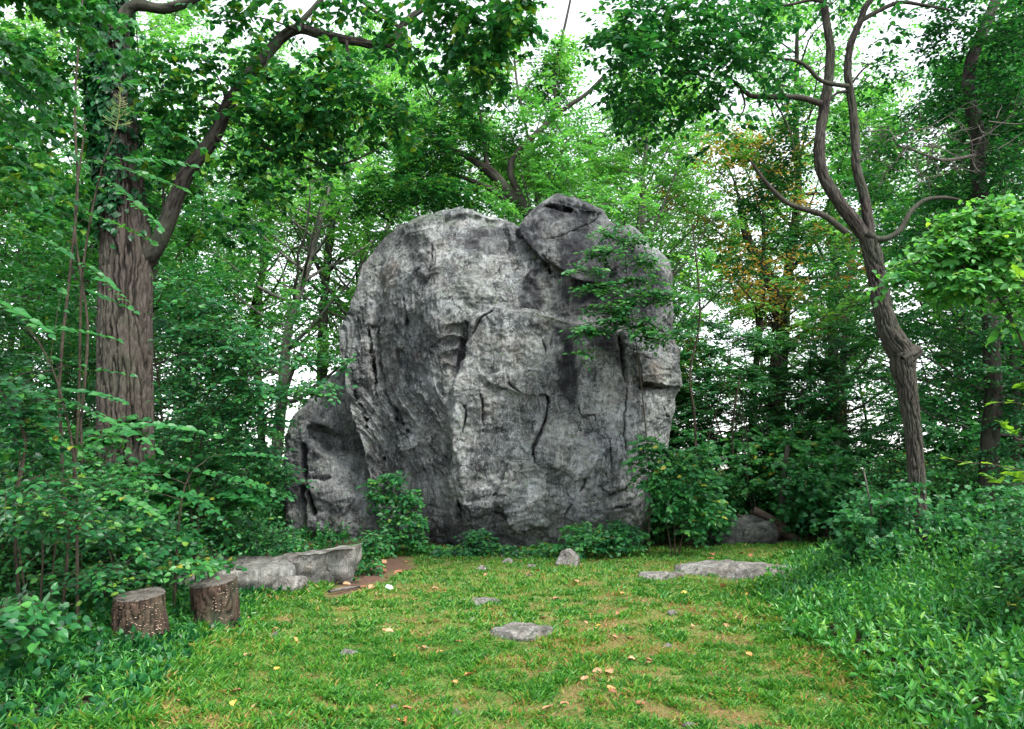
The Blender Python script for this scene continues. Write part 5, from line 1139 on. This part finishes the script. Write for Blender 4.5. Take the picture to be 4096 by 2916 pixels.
for k, (x_, y__) in enumerate(((5.4, 7.6), (6.2, 8.4), (5.9, 9.6), (6.9, 9.4), (7.3, 10.6), (4.9, 10.2), (5.0, 6.6))):
    i = k % 3; lb = BLB[i] + ', standing up out of the stilt grass'; place(BV, i, x_, y__, rs.uniform(-.6, .6), (.95, 1.1, .75)[i], lb, 'bushes: ' + lb)
for k, (u0, Y) in enumerate(((2770, 16.6), (2880, 18.2), (2990, 18.8), (3330, 16.4), (2700, 18.8), (3120, 20))):
    i = (2, 0, 1)[k % 3]; p = at(u0, 2100, Y); lb = BLB[i] + ', beside the brush pile'; place(BV, i, p[0], Y, rs.uniform(-.6, .6), (1.1, 1.0, .95)[k % 3], lb, 'bushes: ' + lb)
for k, (u0, Y, i, sc_) in enumerate(((300, 9.0, 1, 1.0), (480, 10.4, 0, 1.15), (620, 10.9, 2, 1.0), (180, 8.4, 0, 1.0), (560, 9.6, 1, 1.1), (420, 9.8, 2, .85))):
    p = at(u0, 2200, Y); lb = BLB[i] + ', before the foot of the big trunk'; place(BV, i, p[0], Y, rs.uniform(-.6, .6), sc_, lb, 'bushes: ' + lb)
# bare understorey stems one can pick out
for k, (pp, Y, r, nm, lb, mt) in enumerate((([(255, 2350), (250, 1900), (240, 1500), (290, 1000), (310, 750), (300, 400), (330, 0), (320, -200)], 9, .019, 'bare_sapling', 'thin brown bare stem left of the big trunk', 'stem'), ([(110, 2500), (60, 2100), (100, 1750), (20, 1590), (-60, 1400), (-100, 1000)], 7, .016, 'bare_sapling', 'thin crooked brown stem at the far left edge', 'stem'), ([(330, 2300), (330, 1900), (325, 1700), (350, 1300), (300, 900), (340, 500)], 10.5, .024, 'bare_sapling', 'dark bare stem close beside the big trunk', 'stem'),
                                            ([(3132, 2110), (3130, 2000), (3140, 1880), (3150, 1780)], 17.2, .09, 'snag', 'dark dead standing trunk behind the brush pile', 'bark_dark'), ([(3490, 2300), (3488, 2067), (3470, 1960), (3454, 1880)], 10.4, .018, 'dead_stick', 'pale broken stick standing up from the thicket', 'dead_twig'),
                                            ([(2790, 2150), (2780, 1700), (2760, 1500), (2800, 1250), (2770, 900)], 17, .03, 'bare_sapling', 'thin dark stem rising just right of the boulder', 'stem'), ([(2960, 2150), (2930, 1750), (2960, 1500)], 18.5, .03, 'bare_sapling', 'thin dark stem behind the brush pile rock', 'stem'),
                                            ([(3080, 1900), (3100, 1500), (3130, 1300), (3080, 1130), (2990, 960), (2960, 800)], 24, .2, 'forked_tree', 'dark leaning forked trunk in the woods right of the boulder', 'bark_grey'), ([(3350, 1950), (3330, 1400), (3340, 1100), (3320, 800)], 27, .22, 'forked_tree', 'straight pale trunk in the woods left of the crooked tree', 'bark_pale'), ([(1290, 1900), (1290, 1400), (1300, 1150), (1330, 800), (1310, 500)], 27, .2, 'forked_tree', 'dark trunk standing in the woods just left of the boulder', 'bark_dark'))):
    b = at(*pp[0], Y); o = thing(nm, lb, {'dead_stick': 'stick', 'snag': 'dead tree'}.get(nm, 'tree'), (b[0], Y, 0))
    sm = MB(); pts = pxpath(pp, Y); pts[0] = np.array([b[0], Y, -.1]); q, rr = smooth_path(pts, np.linspace(r, r * .5, len(pts)), .15); tube(sm, q, rr, 12, r * .08, 10, .08)
    if nm == 'forked_tree':
        top = q[-1]
        for a in range(5):
            i = int(len(q) * rng.uniform(.45, .95)); w_, _ = wander(rng, q[i], nrm(np.array([rng.normal(), rng.normal() * .5, .8])), rng.uniform(2, 4), 7, .15, .03); tube(sm, *smooth_path(w_, np.linspace(r * .35, .02, 8), .2), 6)
    sm.build('trunk', M[mt], o)

for k in range(16):
    u0 = rng.uniform(2900, 3420); Y = rng.uniform(17.6, 21); b = at(u0, 2100, Y); lb = 'thin dark bare stem in the shade behind the brush pile'
    o = thing('bare_sapling', lb, 'sapling', (b[0], Y, 0), 'thin stems behind the brush pile')
    sm = MB(); w_, _ = wander(rng, (b[0], Y, -.1), nrm(np.array([rng.normal(0, .25), 0, 1])), rng.uniform(2, 4.5), 7, .08); q, rr = smooth_path(w_, np.linspace(rng.uniform(.012, .03), .008, 8), .2); tube(sm, q, rr, 6); sm.build('stem', M['bark_dark'], o)
# ------------------------------------------------------------------ brush pile
for k in range(12):
    a = at(rng.uniform(2860, 3080), rng.uniform(2040, 2150), 17 + rng.uniform(-.3, .5)); L = rng.uniform(.9, 2.0); th_ = rng.uniform(-.5, .35)
    d = nrm(np.array([1, rng.normal(0, .3), -.25 + th_ * .5])); w_, _ = wander(rng, a - d * L * .3, d, L, 6, .12)
    w_[:, 2] = np.clip(w_[:, 2] * .75, .08, .8); lb = 'dead branch tangled in the brush pile over the low dark boulder'
    m_ = MB(); q, rr = smooth_path(w_, np.linspace(rng.uniform(.03, .07), .02, 7), .1); tube(m_, q, rr, 9, .006, 12, .15, seed=k); o = m_.build('dead_branch', M['bark_dark' if k % 3 else 'dead_wood'], None, tuple(w_[0])); tag(o, lb, 'branch', 'dead branches in the brush pile')
for pp, r, lb in (([(3010, 2040), (3080, 2075), (3140, 2108)], .085, 'broken brown log lying on top of the brush pile'), ([(3100, 2120), (3150, 2140), (3190, 2165)], .10, 'short rotten log at the right end of the brush pile')):
    m_ = MB(); q, rr = smooth_path(pxpath(pp, 16.6), np.linspace(r, r * .8, len(pp)), .05); tube(m_, q, rr, 24, .012, 10, .12); o = m_.build('log', M['dead_wood'], None, tuple(q[0])); tag(o, lb, 'log')
a, b = gnd(1315, 2376), gnd(1440, 2355); m_ = MB(); q, rr = smooth_path([a + [0, 0, .03], (a + b) / 2 + [0, .02, .035], b + [0, 0, .03]], [.022, .02, .014], .04); tube(m_, q, rr, 10, .002, 20, .1)
tag(m_.build('stick', M['dead_twig'], None, tuple(q[0])), 'pale broken stick lying at the edge of the dirt patch', 'stick')
# ------------------------------------------------------------------ lawn grass
rg = np.random.RandomState(77)
def scatter(n_, x0, x1, y0, y1): return rg.uniform(x0, x1, n_), rg.uniform(y0, y1, n_)
gm = MB()
for (n_, x0, x1, y0, y1, l0, l1, wd) in ((190000, -4.2, 4.6, 4.2, 7.6, .025, .07, .95), (85000, -4.6, 5.2, 7.6, 11, .03, .072, 1.25), (70000, -5, 6.2, 11, 16.4, .035, .075, 1.4)):
    x, y_ = scatter(n_, x0, x1, y0, y1)
    s = poly_sd(x, y_, LAWN); dr = dryness(x, y_)
    dt = poly_sd(x, y_, DIRT)
    kp = (s > -.15) & (rg.uniform(0, 1, n_) < (1 - .62 * dr) * (.35 + .65 * sstep(-.4, .45, fbm(xyz(x, y_), 4.2, 3, 6)))) & (dt < -.02) & (np.abs(x) < .72 * y_ + .2)
    x, y_, dr, s = x[kp], y_[kp], dr[kp], s[kp]; k = len(x)
    a = rg.uniform(0, 6.283, k); lean = rg.uniform(.25, 1.5, k)
    D = np.stack([np.cos(a) * lean, np.sin(a) * lean, np.ones(k)], -1); Uv = np.stack([-np.cos(a), -np.sin(a), lean], -1) + rg.normal(0, .25, (k, 3))
    tall = (.7 + .55 * sstep(-.3, .5, fbm(xyz(x, y_), 4.2, 3, 6))) + .9 * sstep(.7, -.1, s) + .35 * sstep(0, .5, pn(xyz(x, y_), 1.1, 19))
    tone = .36 + .20 * pn(xyz(x, y_), .9, 13) + .15 * pn(xyz(x, y_), 4.5, 14) + .55 * dr * (rg.uniform(0, 1, k) < .75) + rg.normal(0, .24, k)
    put_leaves(gm, np.stack([x, y_, gz(x, y_) + .002], -1), D, Uv, rg.uniform(l0, l1, k) * tall * (1 - .3 * dr), (LANCE[0] * np.array([1, wd * 1.0, 1.6]), LANCE[1]) if y0 < 10 else (LEAF2[0] * np.array([1, wd * .34, 1.6]), LEAF2[1]), np.clip(tone, 0, 1))
x, y_ = scatter(26000, -3.2, 3.4, 4.3, 9.5)
kp = (poly_sd(x, y_, LAWN) > .1) & (pn(xyz(x, y_), 1.3, 44) > .12) & (dryness(x, y_) < .55) & (np.abs(x) < .7 * y_); x, y_ = x[kp], y_[kp]; k = len(x)
a = rg.uniform(0, 6.283, k); put_leaves(gm, np.stack([x, y_, gz(x, y_) + rg.uniform(.015, .045, k)], -1), np.stack([np.cos(a), np.sin(a), rg.uniform(-.3, .2, k)], -1), ZUP + rg.normal(0, .35, (k, 3)), rg.uniform(.016, .03, k), LEAF2, np.clip(rg.normal(.22, .12, k), 0, .6))   # clover and small weeds
tag(gm.build('lawn_grass', M['grass'], smooth=False), 'short patchy green and yellowing grass of the clearing', 'grass', kind='stuff')
# ------------------------------------------------------------------ stilt grass thicket on the right, weeds on the left
def thicket(n_, x0, x1, y0, y1, hfun, leaf, m, name, label, mat, rnd, lean, tpl=LANCE, wide=1.25, keep=None, grp=None):
    x, y_ = scatter(n_, x0, x1, y0, y1); s = poly_sd(x, y_, LAWN)
    kp = (s < .12) & (np.abs(x) < .70 * y_ + .9)
    if keep is not None: kp &= keep(x, y_)
    x, y_, s = x[kp], y_[kp], s[kp]; k = len(x)
    h = hfun(x, y_, -s) * rg.uniform(.55, 1.05, k)
    a = rg.uniform(0, 6.283, k); D = np.stack([np.cos(a) * lean, np.sin(a) * lean - .12, np.ones(k)], -1) + rg.normal(0, .1, (k, 3))
    lm, sm = MB(), MB()
    cl = np.clip(rnd + .22 * pn(xyz(x, y_), 1.3, 5) + rg.normal(0, .08, k), 0, 1)
    sprays(rg, lm, np.stack([x, y_, gz(x, y_)], -1), D, h, m, leaf, (tpl[0] * np.array([1, wide, 1]), tpl[1]), .12, 58, .45, cl, .22, False, lm, .0025, t0=.2, hang=.02, stem_k=2)
    tag(lm.build(name, M[mat], smooth=False), label, 'undergrowth', kind='stuff')
thicket(5200, 1.5, 8.5, 3.9, 13, lambda x, y_, d: np.clip(.22 + .50 * d, .2, 1.5) * (.8 + .4 * pn(xyz(x, y_), .8, 4)), .075, 9, 'leafy_weeds', 'broad leaved bright weeds mixed through the stilt grass thicket', 'leaf_mid', .6, .3, OVATE, .8, keep=lambda x, y_: (x > 1.2) & (poly_sd(x, y_, LAWN) < -.35))
RH = lambda x, y_, d: np.clip(.20 + .42 * d, .18, 1.3) * (.85 + .3 * pn(xyz(x, y_), .8, 4))
thicket(6500, 1.5, 8.5, 3.9, 14.5, RH, .10, 10, 'stilt_grass', 'dense bright stilt grass thicket banked up right of the lawn', 'thicket', .55, .4, keep=lambda x, y_: x > 1.2, wide=1.75)
LH = lambda x, y_, d: np.clip(.16 + .22 * d, .15, .55) * (.85 + .4 * pn(xyz(x, y_), 1.1, 8))
thicket(5200, -6.5, -.8, 3.9, 9.5, LH, .075, 7, 'tall_grass', 'dark tall grass and weeds round the stumps left of the lawn', 'thicket', .45, .45, keep=lambda x, y_: x < -.8)
thicket(2600, -6.5, -1.5, 4.0, 11, lambda x, y_, d: np.clip(.1 + .25 * d, .12, .5), .075, 6, 'ground_ivy', 'broad leaved ground cover under the bushes left of the stumps', 'leaf_dark', .5, .5, HEART, 1.0, keep=lambda x, y_: (x < -1.2))
thicket(9000, -16, 16, 11, 26, lambda x, y_, d: np.clip(.2 + .12 * d, .15, .8), .12, 6, 'undergrowth', 'low green undergrowth covering the floor of the woods', 'leaf_mid', .4, .5, LEAF2, 1.0, keep=lambda x, y_: ~((x > -3.4) & (x < 3.2) & (y_ > 15) & (y_ < 20.5)) & ((x < -2.4) | (x > 2.0) | (y_ > 20)) & (poly_sd(x, y_, LAWN) < -.25))
def far_mass():
    n_ = 4200; y_ = rg.uniform(24, 40, n_); x = rg.uniform(-.8, .8, n_) * y_; z_ = rg.uniform(0, 1, n_) ** 1.4 * (2.4 + 1.4 * pn(xyz(x, y_), .25, 3))
    lm = MB(); d = rg.normal(0, 1, (n_, 3)); d[:, 2] *= .35
    sprays(rg, lm, np.stack([x, y_, z_], -1), d, rg.uniform(.6, 1.2, n_), 8, .2, LEAF2, .15, 55, .4, np.clip(.45 + .3 * pn(xyz(x, y_), .3, 8), 0, 1), .15)
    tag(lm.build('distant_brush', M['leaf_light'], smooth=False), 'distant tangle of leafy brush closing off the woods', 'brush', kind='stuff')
far_mass()
# ------------------------------------------------------------------ fallen leaves and litter
def dead_leaf_mat(nm, a, b):
    t = NT(nm); v = t.mapping((1, 1, 1)); oi = t.n('ShaderNodeObjectInfo'); n_ = t.noise(v, 5, 4, .6)
    c = t.ramp(t.math('ADD', t.math('MULTIPLY', n_, .6), t.math('MULTIPLY', oi.outputs['Random'], .4)), [(0.25, a), (0.75, b)])
    return t.done(t.principled(c, .6, .3))
DL = {'tan': (dead_leaf_mat('leaf_tan', (.22, .12, .06), (.40, .24, .13)), 'tan curled dead leaf lying on the lawn', 'tan leaves on the lawn'),
      'yellow': (dead_leaf_mat('leaf_yellow', (.42, .25, .04), (.60, .42, .08)), 'small yellow fallen leaf lying on the lawn', 'yellow leaves on the lawn'),
      'brown': (dead_leaf_mat('leaf_brown', (.14, .055, .03), (.28, .12, .06)), 'reddish brown fallen leaf lying on the lawn', 'brown leaves on the lawn'),
      'orange': (dead_leaf_mat('leaf_orange', (.34, .15, .05), (.48, .23, .08)), 'orange fallen leaf lying on the lawn', 'orange leaves on the lawn')}
def curled(seed):
    rs_ = np.random.RandomState(seed); a = np.linspace(0, 1, 7); b = np.linspace(-1, 1, 5); X, Y = np.meshgrid(a, b, indexing='ij')
    w = .38 * np.sin(np.pi * np.clip(X * .92 + .04, 0, 1)) ** .8 * (1 + .12 * np.sin(X * 18 + seed))
    c1, c2 = rs_.uniform(.15, .5), rs_.uniform(-.3, .35)
    V = np.stack([X, Y * w, c1 * (Y ** 2) * w + c2 * (X - .5) ** 2 + .04 * rs_.normal(size=X.shape)], -1).reshape(-1, 3); V[:, 2] -= V[:, 2].min()
    i = np.arange(6)[:, None] * 5 + np.arange(4)[None]; return V, np.stack([i, i + 1, i + 6, i + 5], -1).reshape(-1, 4)
cur = [curled(k) for k in range(5)]; cm_ = {}
z5 = lambda X, Y: (1300 + X / 1.4256, 2100 + Y / 1.4256); z8 = lambda X, Y: (2500 + X / 1.3359, 1700 + Y / 1.3359); z7 = lambda X, Y: (200 + X / 1.5207, 2000 + Y / 1.5207)
FL = [(z5(595, 288), 'tan'), (z5(340, 310), 'tan'), (z5(1228, 290), 'orange'), (z5(1365, 300), 'yellow'), (z5(1418, 358), 'tan'), (z5(532, 438), 'tan'), (z5(612, 365), 'tan'), (z5(678, 745), 'orange'), (z5(330, 920), 'tan'), (z5(730, 905), 'orange'), (z5(845, 870), 'orange'), (z5(1258, 545), 'tan'), (z5(1475, 568), 'tan'), (z5(1577, 588), 'yellow'), (z5(1665, 530), 'brown'),
      (z5(1690, 432), 'orange'), (z5(1800, 468), 'tan'), (z5(2040, 436), 'yellow'), (z5(2085, 482), 'yellow'), (z5(2260, 375), 'orange'), (z5(2255, 487), 'yellow'), (z5(1745, 662), 'brown'), (z5(1665, 657), 'tan'), (z5(1770, 780), 'tan'), (z5(1865, 790), 'tan'), (z5(1612, 858), 'tan'), (z5(1525, 865), 'tan'), (z5(1460, 915), 'tan'), (z5(1605, 945), 'orange'), (z5(1660, 980), 'brown'), (z5(1240, 1072), 'tan'), (z5(1340, 1040), 'tan'), (z5(1775, 1045), 'brown'), (z5(445, 1135), 'orange'), (z5(390, 765), 'yellow'), (z5(570, 725), 'tan'), (z5(340, 620), 'tan'), (z5(745, 690), 'brown'), (z5(640, 575), 'brown'), (z5(1300, 440), 'tan'), (z5(1365, 572), 'brown'), (z5(1533, 523), 'tan'), (z5(950, 620), 'orange'), (z5(1175, 300), 'tan'), (z5(920, 290), 'tan'), (z5(490, 1065), 'brown'),
      (z8(517, 885), 'orange'), (z8(646, 930), 'yellow'), (z8(915, 1018), 'yellow'), (z8(800, 1060), 'yellow'), (z8(745, 1033), 'yellow'), (z8(538, 1090), 'tan'), (z8(365, 1090), 'tan'), (z8(350, 985), 'yellow'), (z8(676, 1240), 'orange'), (z8(1280, 1262), 'yellow'), (z8(55, 1268), 'tan'), (z8(145, 1275), 'tan'), (z8(30, 1155), 'brown'), (z8(505, 990), 'orange'), (z7(1505, 878), 'orange'), (z7(1215, 978), 'tan'), (z7(1370, 1065), 'yellow'), (z7(1118, 1285), 'yellow'), (z7(1190, 718), 'tan'), (z7(1370, 790), 'tan'), (z7(2040, 812), 'tan'), (z7(2145, 1360), 'orange'), (z7(1160, 1215), 'brown'), (z7(490, 985), 'orange')]
def put_dead(p, kind, size, label=None, group=None, zoff=.012):
    k = rg.randint(5)
    if (k, kind) not in cm_:
        me = mesh_data('fallen_leaf', cur[k][0], [cur[k][1]]); me.materials.append(DL[kind][0]); cm_[(k, kind)] = me
    o = bpy.data.objects.new('fallen_leaf', cm_[(k, kind)]); col.objects.link(o)
    o.location = (p[0], p[1], float(gz(p[0], p[1])) + zoff); o.rotation_euler = (rg.normal(0, .25), rg.normal(0, .25), rg.uniform(0, 6.28)); o.scale = (size,) * 3
    return tag(o, label or DL[kind][1], 'leaf', group or DL[kind][2])
for (u, v), kd in FL: put_dead(gnd(u, v), kd, rg.uniform(.055, .09) * (1.25 if v < 2400 else 1.0), zoff=.028)
for k in range(26):
    p = gnd(rg.uniform(1330, 1640), rg.uniform(2240, 2375))
    if poly_sd(np.array([p[0]]), np.array([p[1]]), DIRT)[0] > -.1: put_dead(p, 'brown' if k % 3 else 'tan', rg.uniform(.08, .14), 'dead leaf lying on the bare dirt patch by the slab', 'dead leaves on the dirt patch')
for u, v in ((2830, 2275), (2855, 2262), (3000, 2250), (2960, 2245)):
    put_dead(gnd(u, v + 18), 'brown', .12, 'dry brown leaf lying on the long bedrock outcrop', 'leaves on the outcrop', zoff=.2)
pv, pf = curled(9); t = NT('paper'); M['paper'] = t.done(t.principled((.62, .72, .72), .7, .3))
me = mesh_data('paper_scrap', pv * np.array([.11, .14, .16]), [pf]); me.materials.append(M['paper']); o = bpy.data.objects.new('paper_scrap', me); col.objects.link(o); p = gnd(1541, 2362); o.location = (p[0], p[1], .03); o.rotation_euler = (.5, .2, .7)
tag(o, 'crumpled pale blue white scrap lying in grass near the stick', 'litter')
